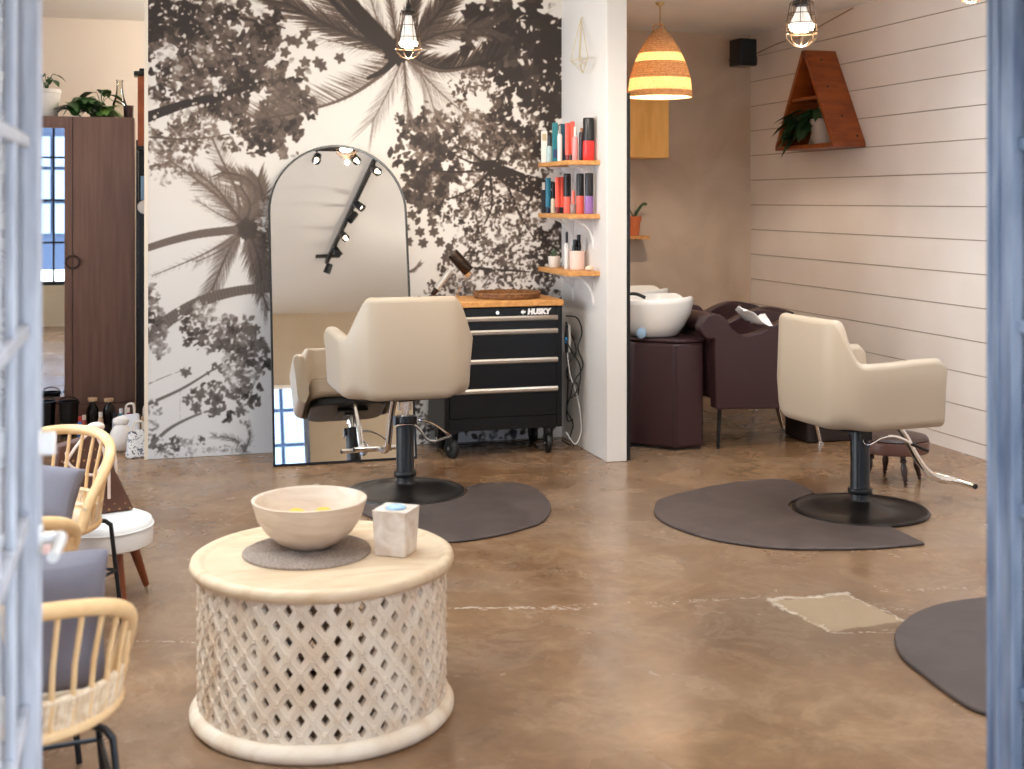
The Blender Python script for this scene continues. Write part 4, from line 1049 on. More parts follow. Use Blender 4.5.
def cushion(label, loc, rot, w=.40, h=.36, t=.11):
    mb = MB(); n = 14; vs = []; fs = []
    for side in (1, -1):
        for i in range(n + 1):
            for j in range(n + 1):
                u, v = i / n * 2 - 1, j / n * 2 - 1
                e = max(0, (1 - u ** 4) * (1 - v ** 4)) ** .45
                pin = 1 - .06 * (1 - abs(u)) * 0 - .07 * (1 - v * v) * abs(u) ** 6
                pin2 = 1 - .07 * (1 - u * u) * abs(v) ** 6
                vs.append((u * w / 2 * pin, side * (t / 2 * e), v * h / 2 * pin2))
    m = (n + 1) ** 2
    for s in range(2):
        for i in range(n):
            for j in range(n):
                q = (s * m + i * (n + 1) + j, s * m + i * (n + 1) + j + 1, s * m + (i + 1) * (n + 1) + j + 1, s * m + (i + 1) * (n + 1) + j); fs.append(q if s else q[::-1])
    mb.add(vs, fs)
    me = mb.mesh('cushion', grey_cloth); bm = bmesh.new(); bm.from_mesh(me); bmesh.ops.remove_doubles(bm, verts=bm.verts, dist=.0008); bm.to_mesh(me); bm.free()
    o = obj('cushion', me, None, None, loc=loc, rot=rot, sub=1); return tag(o, label, 'cushion', 'grey cushions on the rattan chairs')
cushion('grey cushion leaning in the rattan chair beside the white stool', (-.385, 4.675, .53), (math.radians(-30), math.radians(6), math.radians(-18)), .34, .22, .11)
cushion('grey cushion standing behind the spindles of the rattan chair nearest the door', (-.285, 3.0, .60), (math.radians(12), 0, math.radians(4)), .42, .36, .12)
cushion('grey cushion in the middle rattan chair, largely hidden by the door', (-.465, 3.76, .60), (math.radians(12), 0, math.radians(15)), .36, .30, .12)
# pink pouch on the middle chair
pk = at_z(72, 585, .40)
tag(obj('pouch', MB().ball((0, 0, 0), .06, sc=(.8, 1.1, 1.2)), pbr('pale_pink_cloth', rgb(226, 196, 196), .8), None, loc=(-.30, 3.90, .51)), 'small pale pink pouch lying on the middle rattan chair', 'pouch')

# white stool and the gift bag on it
ws = Vector((-.165, 4.99, 0))
# stool partly under the rattan chair's hoop in the picture; moved clear behind it
ws = Vector((-.165, 5.13, 0))
st = thing('padded_stool', 'round white padded stool on tapered brown wooden legs beside a rattan chair', 'stool', tuple(ws))
sr_ = .185
obj('seat', MB().lathe([(0, .215), (sr_ - .015, .215), (sr_ - .002, .222), (sr_, .24), (sr_, .275), (sr_ - .004, .288), (sr_ - .0, .292), (sr_ - .006, .312), (sr_ - .04, .327), (.09, .333), (0, .334)], 56), white_vinyl, st, angle=50)
obj('piping', MB().tube([(sr_ * 1.002 * math.cos(k * PI / 32), sr_ * 1.002 * math.sin(k * PI / 32), .290) for k in range(64)], .0035, 6, closed=True), white_vinyl, st)
for a in (-62, 15, 105, 195):
    c, s_ = math.cos(math.radians(a)), math.sin(math.radians(a)); top = Vector((.105 * c, .105 * s_, .216)); bot = Vector((.175 * c, .175 * s_, .0))
    l = obj('leg', MB().tube([top, bot + (top - bot) * .15], [.021, .0125], 16), teak, st)
    obj('ferrule', MB().tube([bot + (top - bot) * .15, bot + Vector((0, 0, .002))], [.0130, .0105], 16), chrome, l)
bag_brown = bpy.data.materials.new('monogram_canvas'); bag_brown.use_nodes = True
nt = bag_brown.node_tree; b_ = nt.nodes['Principled BSDF']; b_.inputs['Roughness'].default_value = .5
tc = nt.nodes.new('ShaderNodeTexCoord'); mpn = nt.nodes.new('ShaderNodeMapping'); mpn.inputs['Scale'].default_value = (34, 34, 34); mpn.inputs['Rotation'].default_value = (0, .7, .0)
vo = nt.nodes.new('ShaderNodeTexVoronoi'); vo.inputs['Randomness'].default_value = 0; vo.inputs['Scale'].default_value = 1; vo.distance = 'MANHATTAN'
cr = nt.nodes.new('ShaderNodeValToRGB'); cr.color_ramp.elements[0].position = .20; cr.color_ramp.elements[0].color = rgb(176, 132, 84); cr.color_ramp.elements[1].position = .26; cr.color_ramp.elements[1].color = rgb(86, 52, 36)
nt.links.new(tc.outputs['Object'], mpn.inputs[0]); nt.links.new(mpn.outputs[0], vo.inputs['Vector']); nt.links.new(vo.outputs['Distance'], cr.inputs[0]); nt.links.new(cr.outputs[0], b_.inputs['Base Color'])
bg_ = thing('handbag', 'brown patterned handbag with a pale ribbon, standing on the white padded stool', 'bag', (ws.x - .06, ws.y + .03, .3345), math.radians(20))
w0, w1, d0, d1, hh = .165, .12, .06, .018, .28
obj('bag_body', MB().add([(-w0, -d0, 0), (w0, -d0, 0), (w0, d0, 0), (-w0, d0, 0), (-w1, -d1, hh), (w1 * .3, -d1, hh + .03), (w1 * .3, d1, hh + .03), (-w1, d1, hh)],
    [(0, 3, 2, 1), (4, 5, 6, 7), (0, 1, 5, 4), (1, 2, 6, 5), (2, 3, 7, 6), (3, 0, 4, 7)]), bag_brown, bg_, bevel=.012)
rib = pbr('pale_pink_ribbon', rgb(226, 204, 188), .5)
obj('bag_handle', MB().tube(smoothpath([(-.09, -.025, hh - .03), (-.08, -.05, hh - .08), (0, -.07, hh - .12), (.05, -.05, hh - .06), (.03, -.03, hh + .01)], 6), .006, 8), rib, bg_)
m = MB().ball((.03, 0, hh + .05), .028, sc=(1.3, .8, .7))
for p in [((.03, 0, hh + .05), (.09, -.03, hh - .04), (.10, -.03, hh - .16)), ((.03, 0, hh + .05), (.06, -.05, hh - .02), (.06, -.07, hh - .22)), ((.03, 0, hh + .05), (-.04, -.04, hh + .01), (-.10, -.04, hh - .07))]:
    m.tube(smoothpath(p, 6), .006, 6)
obj('ribbon', m, rib, bg_)

# white paper bags on the floor by the mural's edge
toile = pbr('white_bag_with_blue_print', rgb(232, 232, 234), .6, col2=rgb(70, 76, 96), nscale=26, ndist=2.5, lo=.52, hi=.58)
def paper_bag(label, px, py, w, h, mat_, rz=.2, flare=.85, grp='bags on the floor by the wardrobe'):
    p = at_z(px, py); t = thing('paper_bag', label, 'bag', tuple(p), rz, grp); d = w * .45
    mb = MB(); n = 8
    A = [(-w / 2, -d / 2, 0), (w / 2, -d / 2, 0), (w / 2, d / 2, 0), (-w / 2, d / 2, 0), (-w / 2 * flare, -d / 4, h * .95), (w / 2 * flare, -d / 4, h), (w / 2 * flare, d / 4, h * .97), (-w / 2 * flare, d / 4, h * .93)]
    mb.add(A, [(0, 3, 2, 1), (0, 1, 5, 4), (1, 2, 6, 5), (2, 3, 7, 6), (3, 0, 4, 7), (4, 5, 6, 7)])
    obj('bag_body', mb, mat_, t, bevel=.01)
    for s in (-1, 1): obj('bag_handle', MB().tube(smoothpath([(-w * .22, s * d * .2, h * .94), (-w * .17, s * d * .25, h * 1.22), (w * .17, s * d * .25, h * 1.24), (w * .22, s * d * .2, h * .96)], 6), .005, 6), white_ceramic, t)
    return t
paper_bag('white bag with a blue grey printed pattern, standing on the floor beside the mural edge', 138.5, 457, .145, .17, toile, .35)
paper_bag('plain white bag standing behind the printed bag, left of the mural edge', 130, 448, .12, .22, pbr('crumpled_white_paper', rgb(228, 230, 236), .6, bump=.6, bscale=18), -.2, .95)
paper_bag('pale beige bag squeezed between the printed bag and the mural edge', 146, 446, .07, .20, pbr('beige_paper', rgb(208, 182, 148), .6), .1, .9)
p = at_z(121, 452)
tag(obj('cloth_bundle', MB().ball((0, 0, .09), .09, sc=(.75, .6, 1.0)).ball((0, 0, .19), .04, sc=(1.2, .8, .8)), pbr('white_cloth_bundle', rgb(236, 230, 224), .7, bump=.8, bscale=14), None, loc=tuple(p)), 'knotted white cloth bundle on the floor in front of the white bags', 'bundle')

# ================================================================ wardrobe
WY = 9.0; wx1 = at_y(134.5, 300, WY).x; wx0 = wx1 - .88; wh = 2.115
wd = thing('wardrobe', 'tall dark brown wardrobe with a mirrored left door, plants standing on top', 'wardrobe', ((wx0 + wx1) / 2, WY, 0))
hw = .44
obj('carcass', MB().mm(-hw, hw, .02, .58, 0.0, wh), walnut, wd, bevel=.003)
gx = at_y(72.5, 300, WY).x - (wx0 + wx1) / 2
dr = obj('door', MB().mm(gx + .003, hw - .001, 0, .019, .17, wh - .001), walnut, wd, bevel=.002)
dl0 = -hw + .001; dl1 = gx - .003; mx1 = at_y(64.5, 300, WY).x - (wx0 + wx1) / 2; mz1 = at_y(60, 128, WY).z; mz0 = at_y(60, 397, WY).z
mx0 = dl0 + (dl1 - mx1)
dl = obj('door', MB().mm(dl0, mx0, 0, .019, .17, wh - .001).mm(mx1, dl1, 0, .019, .17, wh - .001).mm(mx0, mx1, 0, .019, .17, mz0).mm(mx0, mx1, 0, .019, mz1, wh - .001), walnut, wd, smooth=False, label='left door with a tall mirror panel')
obj('mirror_pane', MB().mm(mx0, mx1, .006, .012, mz0, mz1), mirror_mat, dl, smooth=False)
obj('plinth', MB().mm(-hw + .002, hw - .002, .004, .019, .0, .165), walnut, wd, bevel=.002)
hz = at_y(74, 262, WY).z
for dd, sgn in ((dl, -1), (dr, 1)):
    a0 = PI / 2; m = MB().tube([(gx + sgn * (.004 + .040 * math.sin(k * PI / 14)), -.008, hz + .040 * math.cos(k * PI / 14)) for k in range(15)], .008, 8)
    obj('handle', m, pbr('dark_bronze_handle', rgb(70, 50, 44), .4, metal=.4), dd)
def pot_plant(name, label, loc, pot_r, pot_h, potmat, leaves, leafm, llen=.09, group=None, spread=.12, pot2=.78, seed=1, trail=0, cat='plant'):
    t = thing(name, label, cat, loc, 0, group)
    obj('pot', MB().lathe([(0, 0), (pot_r * pot2, 0), (pot_r * pot2 + .003, .004), (pot_r, pot_h * .85), (pot_r * 1.06, pot_h * .86), (pot_r * 1.06, pot_h), (pot_r * .92, pot_h), (pot_r * .9, pot_h * .88), (0, pot_h * .88)], 32), potmat, t)
    obj('soil', MB().lathe([(0, pot_h * .88), (pot_r * .9, pot_h * .885), (0, pot_h * .92)], 20), soil, t)
    R_ = random.Random(seed); lm = MB(); sm = MB()
    for k in range(leaves):
        a = R_.random() * 2 * PI; e = R_.random(); q = spread * (.35 + .65 * R_.random())
        tip = Vector((q * math.cos(a), q * math.sin(a), pot_h + .10 * (1 - q / spread) + .06 * e - trail * R_.random() * q * 2))
        sm.tube(smoothpath([(0, 0, pot_h * .9), tuple(tip * .5 + Vector((0, 0, pot_h * .6 + .03))), tuple(tip)], 5), .0025, 5)
        leafmesh(lm, tip, (math.cos(a), math.sin(a), -.1 - .3 * R_.random()), llen * (.7 + .5 * R_.random()), llen * .72, .35)
    lm.v = [(a, b, max(c, .004)) for a, b, c in lm.v]; obj('leaves', lm, leafm, t); obj('stems', sm, leafm, t)
    return t
def clampz(mb, z=.004):
    mb.v = [(a, b, max(c, z)) for a, b, c in mb.v]; return mb
# on top of the wardrobe
wt = wh + .001
def top_at(px, py): 
    d_ = WY + .16; p = at_y(px, py, d_); return Vector((p.x, d_, wt))
pa = top_at(47, 118); t = pot_plant('potted_plant', 'white ceramic pot with a sparse green plant at the left on top of the wardrobe', tuple(pa), .088, .19, white_ceramic, 8, leaf_light, .07, 'plants on the wardrobe', .12, seed=3)
# trailing pothos with white speckled pot
pb = top_at(107, 118); t = pot_plant('trailing_plant', 'bushy green pothos in a small white pot on top of the wardrobe', (pb.x - .04, pb.y, wt), .05, .085, white_ceramic, 6, leaf_light, .12, 'plants on the wardrobe', .10, seed=8)
lm = MB(); sm = MB(); R_ = random.Random(4)
for k in range(60):
    px = 68 + 40 * R_.random(); hgt = (1 - abs((px - 82) / 36)) 
    z = .03 + .12 * max(.1, hgt) * R_.random() ** .7; p = at_y(px, 118, WY + .12); a = R_.random() * 2 * PI
    base = Vector((p.x - pb.x + .04, -.07 + .11 * R_.random(), z)); dd_ = (math.cos(a), -.4 + .4 * math.sin(a), .25 - .7 * R_.random())
    leafmesh(lm, base, dd_, .11 + .04 * R_.random(), .095, .4)
    sm.tube(smoothpath([(0, .02, .08), tuple((base + Vector((0, 0, .14))) * .5), tuple(base)], 4), .003, 5)
obj('leaves', clampz(lm), leaf_light, t); obj('stems', clampz(sm), leaf_light, t)
pv = top_at(119, 118)
vz = MB().lathe([(.045, .002), (.052, .004), (.058, .05), (.05, .11), (.030, .17), (.022, .22), (.021, .27), (.026, .285), (.024, .285), (.019, .27), (.020, .22), (.028, .17), (.048, .11), (.055, .05), (.045, .006), (0, .006), (0, .002)], 32)
tag(obj('vase', vz, clear_glass, None, loc=(pv.x, WY + .36, wt)), 'tall clear glass vase with a slim neck on top of the wardrobe', 'vase')
pc = top_at(128.5, 118)
tag(obj('cup', MB().lathe([(0, 0), (.032, 0), (.036, .09), (.033, .09), (.030, .006), (0, .006)], 24), pbr('dark_brown_glass', rgb(52, 24, 18), .2), None, loc=tuple(pc)), 'small dark brown cup at the right end of the wardrobe top', 'cup')
# black shelving rack squeezed between the wardrobe and the mural wall
rx0 = wx1 + .012; rx1 = rx0 + .34; RY = 8.75
rk = thing('shelving_rack', 'narrow black rack of supplies between the wardrobe and the palm mural', 'rack', ((rx0 + rx1) / 2, RY, 0))
w2 = (rx1 - rx0) / 2; zr = 1.95
m = MB()
for sx in (-1, 1):
    for y in (.015, .385): m.mm(sx * w2 - .012 * (sx > 0) - .0, sx * w2 + .012 * (sx < 0), y - .012, y + .012, 0, zr)
obj('frame', m, satin_black, rk)
obj('side_panel', MB().mm(-w2 + .013, w2 - .013, .38, .39, .05, zr), satin_black, rk)
for k in range(6): obj('shelf', MB().mm(-w2, w2, .003, .38, .09 + k * .36, .11 + k * .36), satin_black, rk)
obj('black_door', MB().mm(-w2 + .013, w2 - .013, .002, .012, .12, 1.50), satin_black, rk, bevel=.003)
R_ = random.Random(9)
sh_z = 1.551
for i, (c, wdt, h, lb) in enumerate([(rgb(130, 170, 205), .030, .16, 'pale blue box standing on the black rack beside the mural'), (rgb(214, 214, 210), .034, .22, 'white box standing on the black rack beside the mural'), (rgb(60, 62, 68), .034, .19, 'dark grey box standing on the black rack beside the mural')]):
    o = obj('carton', MB().mm(-wdt / 2, wdt / 2, 0, .10, 0, h), pbr(f'carton_{i}', c, .6), None, loc=((rx0 + rx1) / 2 - .125 + i * .042, RY + .04, sh_z), bevel=.002)
    tag(o, lb, 'box', 'boxes on the black rack')
wb = at_y(141, 146, RY + .1)
o = obj('wooden_box', MB().mm(-.035, .10, 0, .12, 0, .47), orange_wood, None, loc=(rx0 + .045, RY + .05, zr - .038), bevel=.004); tag(o, 'upright reddish wooden box on top of the black rack, left of the mural', 'box')
o = obj('black_tray', MB().mm(-.075, .12, 0, .16, 0, .03).mm(-.04, .12, .02, .14, .03, .05), satin_black, None, loc=(rx0 + .06, RY + .03, zr - .037 + .47), bevel=.006); tag(o, 'black tray lying on the upright reddish wooden box', 'tray')
o = obj('dark_ornament', MB().ball((0, 0, .05), .045, sc=(1, .7, 1.1)), pbr('charcoal', rgb(30, 28, 28), .5), None, loc=(rx0 + .12, RY + .1, zr + .485)); tag(o, 'small charcoal ornament on the black tray by the mural edge', 'ornament')
dp = at_y(146, 207, RY)
tag(obj('round_clock', MB().cyl((0, 0, 0), (0, -.012, 0), .042, seg=28).tube([(.042 * math.cos(k * PI / 14), -.012, .042 * math.sin(k * PI / 14)) for k in range(28)], .004, 6, closed=True), brushed, None, loc=(dp.x - .01, RY - .001, dp.z)), 'small round silver dial on the front of the black rack', 'dial')

# buckets and bottles on the floor before the wardrobe
def bucket(px, label, r=.062, h=.22):
    p = at_z(px, 436); t = thing('bucket', label, 'bucket', tuple(p), 0, 'black buckets in front of the wardrobe')
    obj('bucket_body', MB().lathe([(0, 0), (r * .86, 0), (r, h), (r * 1.05, h), (r * 1.05, h + .01), (r * .94, h + .01), (r * .82, .01), (0, .01)], 32), gloss_black, t)
    obj('handle', MB().tube([(r * 1.04 * math.cos(a * PI / 12), -r * .3, h - .01 + .05 * math.sin(a * PI / 12)) for a in range(13)], .004, 6), gloss_black, t)
bucket(46, 'glossy black bucket furthest left in front of the wardrobe'); bucket(69, 'glossy black bucket next to the dark bottles in front of the wardrobe')
cork = pbr('cork_stopper', rgb(206, 170, 132), .7)
dk_glass = pbr('near_black_glass', rgb(20, 18, 18), .12)
def bottle(px, py, r, h, mat_, capm, label, neck=.35, caph=.03, grp='bottles in front of the wardrobe', loc=None, wide=1.0):
    p = loc if loc is not None else at_z(px, py); t = thing('bottle', label, 'bottle', tuple(p), 0, grp)
    obj('bottle_body', MB().lathe([(0, 0), (r * .95, 0), (r, .006), (r, h * .62), (r * .9, h * .72), (r * neck, h * .84), (r * neck, h - caph), (0, h - caph)], 20), mat_, t)
    obj('cap', MB().lathe([(0, h - caph + .0005), (r * neck * wide * 1.25, h - caph + .0005), (r * neck * wide * 1.25, h), (0, h)], 16), capm, t)
bottle(92.5, 433, .040, .235, dk_glass, cork, 'dark bottle with a cork stopper, next to the black bucket', .4, .022, wide=1.5)
bottle(109, 432, .040, .225, dk_glass, cork, 'dark bottle with a cork stopper, next to the white bags', .4, .022, wide=1.5)
small = [(80, rgb(60, 110, 170), rgb(200, 70, 60), .15, 'small blue bottle with a red cap left of the cork stoppered bottles'), (84, rgb(150, 60, 56), rgb(225, 205, 190), .16, 'small red bottle with a cream cap left of the cork stoppered bottles'),
         (100.5, rgb(206, 176, 152), rgb(225, 220, 215), .18, 'small beige bottle between the two cork stoppered bottles'), (115, rgb(190, 190, 196), rgb(60, 60, 70), .15, 'small grey bottle right of the cork stoppered bottles'),
         (121, rgb(60, 140, 150), rgb(230, 230, 235), .18, 'small teal bottle behind the white cloth bundle'), (128, rgb(160, 60, 90), rgb(235, 225, 225), .185, 'small magenta bottle behind the white bags')]
for i, (px, c, cc, h, lb) in enumerate(small):
    bottle(px, 440 if i < 3 else 436, .018, h, pbr(f'small_bottle_{i}', c, .35), pbr(f'small_cap_{i}', cc, .5), lb, .55, .03, 'small coloured bottles before the wardrobe')
# ================================================================ wash area
wash_vinyl = pbr('aubergine_brown_vinyl', rgb(56, 35, 37), .30, bump=.12, bscale=90)
def wash_station(label_unit, label_basin, ox, oy):
    # plinth with a chamfered corner: plan points relative to the nearest corner
    t = thing('wash_plinth', label_unit, 'wash unit', (ox, oy, 0), 0, 'hair washing units')
    plan = [(0, 0), (.205, .018), (.205, .55), (-.38, .55), (-.38, .24), (-.20, .215)]
    obj('plinth_body', MB().prism(plan, .012, .665), wash_vinyl, t, bevel=.022, seg=4)
    obj('plinth_lid', MB().prism([(x * 1.0, y + .0) for x, y in plan], .6655, .684), wash_vinyl, t, bevel=.006)
    obj('toe_base', MB().prism([(x * .94, y * .94 + .02) for x, y in plan], 0, .0115), satin_black, t)
    obj('seam', MB().cyl((-.001, -.001, .03), (-.001, -.001, .65), .004, seg=8), wash_vinyl, t)
    # tilted basin with a neck dip on the chair side
    bx, by = -.025, .27; n = 56; rows = [(.50, .0), (.62, .012), (.80, .07), (.93, .15), (.985, .215), (1.0, .245), (.965, .250), (.93, .235), (.85, .14), (.6, .05), (.2, .02)]
    vs = []; fs = []
    for rr, z in rows:
        for k in range(n):
            a = 2 * PI * k / n; dip = max(0, 1 - abs(((a + PI) % (2 * PI)) - PI) / .62); zz = z * (1 - .24 * (dip * dip * (3 - 2 * dip)) * (z > .1)) + .03 * (z / .25) * math.cos(a) * .4
            q = 1 + .06 * dip * (z > .1)
            vs.append((bx + .245 * rr * q * math.cos(a), by + .225 * rr * math.sin(a), .6845 + zz))
    for i in range(len(rows) - 1):
        for k in range(n): fs.append((i * n + k, i * n + (k + 1) % n, (i + 1) * n + (k + 1) % n, (i + 1) * n + k))
    fs.append(tuple(range(n))[::-1]); fs.append(tuple((len(rows) - 1) * n + k for k in range(n)))
    b = thing('wash_basin', label_basin, 'basin', (ox, oy, 0), 0, 'white hair washing basins')
    obj('bowl', MB().add(vs, fs), porcelain, b, angle=70)
    obj('tap', MB().tube(smoothpath([(bx - .20, by + .02, .90), (bx - .19, by + .02, .945), (bx - .13, by + .0, .955), (bx - .07, by - .02, .93)], 6), .011, 10), satin_black, b)
    obj('overflow_ring', MB().lathe([(.02, 0), (.028, .004), (.028, 0)], 20, (bx, by, .707)), chrome, b)
wash_station('dark brown vinyl plinth under the front white basin, beside the partition', 'white tilted wash basin on the front brown plinth, nearer the camera', 3.124, 7.19)
wash_station('dark brown vinyl plinth of the rear wash unit, behind the front one', 'white wash basin further back, only its rim showing behind the front basin', 3.27, 7.92)
ice = pbr('pale_blue_reflection', rgb(150, 176, 200), .3)  # pale blue ball stands in for a reflection beside the basin
tag(obj('blue_reflection', MB().ball((0, 0, .035), .035, sc=(1, .5, 1)), ice, None, loc=(2.955, 7.325, .6845)), 'small pale blue round shape for a reflection at the left foot of the front basin', 'bottle')
def wash_chair(label, loc, group):
    t = thing('shampoo_chair', label, 'armchair', loc, -PI / 2, group)   # faces +X ; local +Y forward, +X towards the camera side
    prof = [(0, .26), (0, .67), (-.012, .694), (-.065, .70), (-.105, .755), (-.075, .825), (-.01, .85), (.055, .825), (.10, .765), (.15, .725), (.22, .71), (.32, .735), (.45, .79), (.56, .815), (.68, .80), (.765, .775), (.77, .72), (.765, .235)]
    S_ = [(p.x, p.y) for p in smoothpath([(y, z, 0) for y, z in prof[2:16]], 4)]
    poly = [(0, .26)] + S_ + [(.77, .72), (.765, .235)]
    for s in (-1, 1):
        M = Matrix(((0, 0, 1, s * .255 - .045), (1, 0, 0, 0), (0, 1, 0, 0), (0, 0, 0, 1)))
        obj('side_panel', MB().prism(poly, 0, .09, M), wash_vinyl, t, bevel=.018, seg=3)
    M = Matrix(((0, 0, 1, -.20), (1, 0, 0, 0), (0, 1, 0, 0), (0, 0, 0, 1)))
    obj('backrest', MB().prism([(.02, .30), (-.005, .64), (.03, .74), (.12, .73), (.20, .52), (.26, .30)], 0, .40, M), wash_vinyl, t, bevel=.03, seg=3)
    hr = MB().tube([(-.205, .06, .765), (.205, .06, .765)], .07, 28)
    obj('headrest', hr, wash_vinyl, t)
    obj('seat', MB().mm(-.205, .205, .16, .765, .28, .52), wash_vinyl, t, bevel=.04, seg=4)
    obj('front_panel', MB().mm(-.205, .205, .73, .775, .24, .50), wash_vinyl, t, bevel=.01)
    for sx, y in ((.25, .70), (-.25, .70), (.22, .22), (-.22, .22)):
        f = 1 if y > .3 else -1
        if f < 0:
            obj('leg', MB().tube([(sx, .06, .26), (sx, .05, .003)], [.014, .011], 12), satin_black, t); continue
        l = obj('leg', MB().tube([(sx, y - .02 * f, .26), (sx, y + .045 * f, .012)], [.016, .011], 14), chrome, t)
        obj('foot', MB().cyl((sx, y + .047 * f, .0005), (sx, y + .047 * f, .014), .022, seg=18), chrome, l)
    return t
wc1 = wash_chair('dark brown shampoo armchair with chrome legs, in front, a white paper towel on it', (3.36, 7.40, 0), 'shampoo armchairs')
dup(wc1, (3.52, 8.11, 0), -PI / 2, 'dark brown shampoo armchair behind the front one, mostly hidden', 'shampoo armchairs')
# crumpled white paper over the side of the front armchair
pt = []; R_ = random.Random(2); nn = 9
vs = []; fs = []
for i in range(nn):
    for j in range(nn):
        u, v = i / (nn - 1), j / (nn - 1)
        vs.append((.20 * u + .02 * v, .16 * v - .10, .035 * math.sin(u * 5 + v * 3) * (1 - v * .3) + .012 * R_.random() + .055 * max(0, .5 - u) * 2 + .004))
for i in range(nn - 1):
    for j in range(nn - 1): fs.append((i * nn + j, i * nn + j + 1, (i + 1) * nn + j + 1, (i + 1) * nn + j))
pw = at_y(729, 333, 7.14)
tag(obj('paper_towel', MB().add(vs, fs), pbr('white_tissue', rgb(236, 232, 228), .8), None, loc=(3.54, 7.19, .79), solid=.003, angle=30), 'crumpled white paper towel lying on the front shampoo armchair', 'paper towel')

# low round footstool with turned legs
fs_ = Vector((3.965, 6.12, 0)); ft = thing('footstool', 'low round footstool with a brown leather band and turned dark wooden legs', 'stool', tuple(fs_))
obj('seat_band', MB().lathe([(0, .165), (.186, .165), (.192, .17), (.192, .225), (.188, .231), (0, .231)], 56), stool_band, ft)
obj('cushion', MB().lathe([(0, .2315), (.184, .2315), (.188, .238), (.180, .250), (.12, .258), (0, .260)], 56), pbr('dark_brown_leather_top', rgb(62, 42, 36), .45, bump=.2, bscale=60), ft, angle=60)
for a in (-97, -15, 75, 165):
    c, s_ = math.cos(math.radians(a)), math.sin(math.radians(a)); M = Matrix.Translation((.15 * c, .15 * s_, 0)) @ Matrix.Rotation(math.radians(12), 4, Vector((-s_, c, 0)).normalized() * -1)
    l = obj('leg', MB().lathe([(0, .02), (.010, .02), (.014, .03), (.012, .045), (.016, .06), (.019, .085), (.014, .11), (.012, .12), (.018, .126), (.018, .134), (.014, .14), (.017, .163), (0, .163)], 18, (0, 0, 0), M), dark_wood, ft)
    obj('caster_tip', MB().ball(tuple(M @ Vector((0, 0, .0105)) * 1.0), .0105), brass if a == 0 else bronze, l)
db = at_z(806, 444.5)
tag(obj('storage_box', MB().mm(0, .34, 0, .30, .002, .21), pbr('dark_box_leather', rgb(40, 30, 28), .45), None, loc=(db.x + .02, db.y + .02, 0), bevel=.012), 'low dark box on the floor behind the second salon chair', 'box')

# things on the cement wall
CY = YB
cabw = at_y(669, 150, CY - .33)
cz0 = at_y(669, 158, CY - .33).z
hc = thing('wall_cabinet', 'honey coloured wooden wall cabinet hanging behind the woven pendant lamp', 'cabinet', (3.45, CY, 0))
obj('cabinet_body', MB().mm(2.95 - 3.45, cabw.x - 3.45, -.312, -.002, cz0, 2.42), honey_wood, hc, bevel=.003)
for k in range(2):
    w_ = (cabw.x - 2.95) / 2
    dd = obj('door', MB().mm(2.95 - 3.45 + k * w_ + .002, 2.95 - 3.45 + (k + 1) * w_ - .002, -.332, -.313, cz0 + .002, 2.418), honey_wood, hc, bevel=.002)
sp = at_y(650, 236, CY - .2); shz = sp.z
sf = thing('wall_shelf', 'small pale wooden shelf on the cement wall, holding a terracotta pot', 'shelf', (sp.x - .3, CY, shz))
obj('board', MB().mm(-.35, .30, -.2, -.002, -.026, 0), shelf_wood, sf, bevel=.002)
obj('bracket', MB().mm(.16, .18, -.15, -.002, -.034, -.027).mm(.16, .18, -.012, -.002, -.16, -.034), white_metal, sf)
tp = at_y(634, 230, CY - .11)
t = thing('potted_cactus', 'terracotta pot with a leaning green cactus on the small shelf by the cement wall', 'plant', (tp.x, CY - .11, shz + .001))
obj('pot', MB().lathe([(0, 0), (.040, 0), (.052, .115), (.058, .115), (.060, .155), (.052, .155), (.048, .125), (0, .125)], 32), terracotta, t)
obj('soil', MB().lathe([(0, .126), (.0475, .127), (0, .134)], 20), soil, t)
obj('stem', MB().tube(smoothpath([(0, 0, .13), (.02, 0, .18), (.055, -.01, .235), (.085, -.01, .255), (.10, -.01, .245)], 6), [.012] * 12 + [.011] * 9 + [.013] * 4, 12), leaf_mat, t)
lm = MB(); 
for a, l in ((.3, .13), (2.6, .12), (1.4, .14)): leafmesh(lm, (0, 0, .13), (math.cos(a), -.1, 1.6), l, .022, -.1)
obj('leaves', lm, leaf_mat, t)
# black mirror board on the far side of the partition, seen edge-on
mz = at_y(627, 93, PY0 + .02).z
mi = thing('wall_mirror', 'tall black framed mirror fixed to the far side of the white partition, seen edge on', 'mirror', (PX1 + .002, 7.40, 0))
obj('mirror_frame', MB().mm(0, .022, -.40, .36, .004, mz), satin_black, mi, bevel=.002)
obj('mirror_pane', MB().mm(.0222, .025, -.375, .335, .03, mz - .03), mirror_mat, mi, smooth=False)

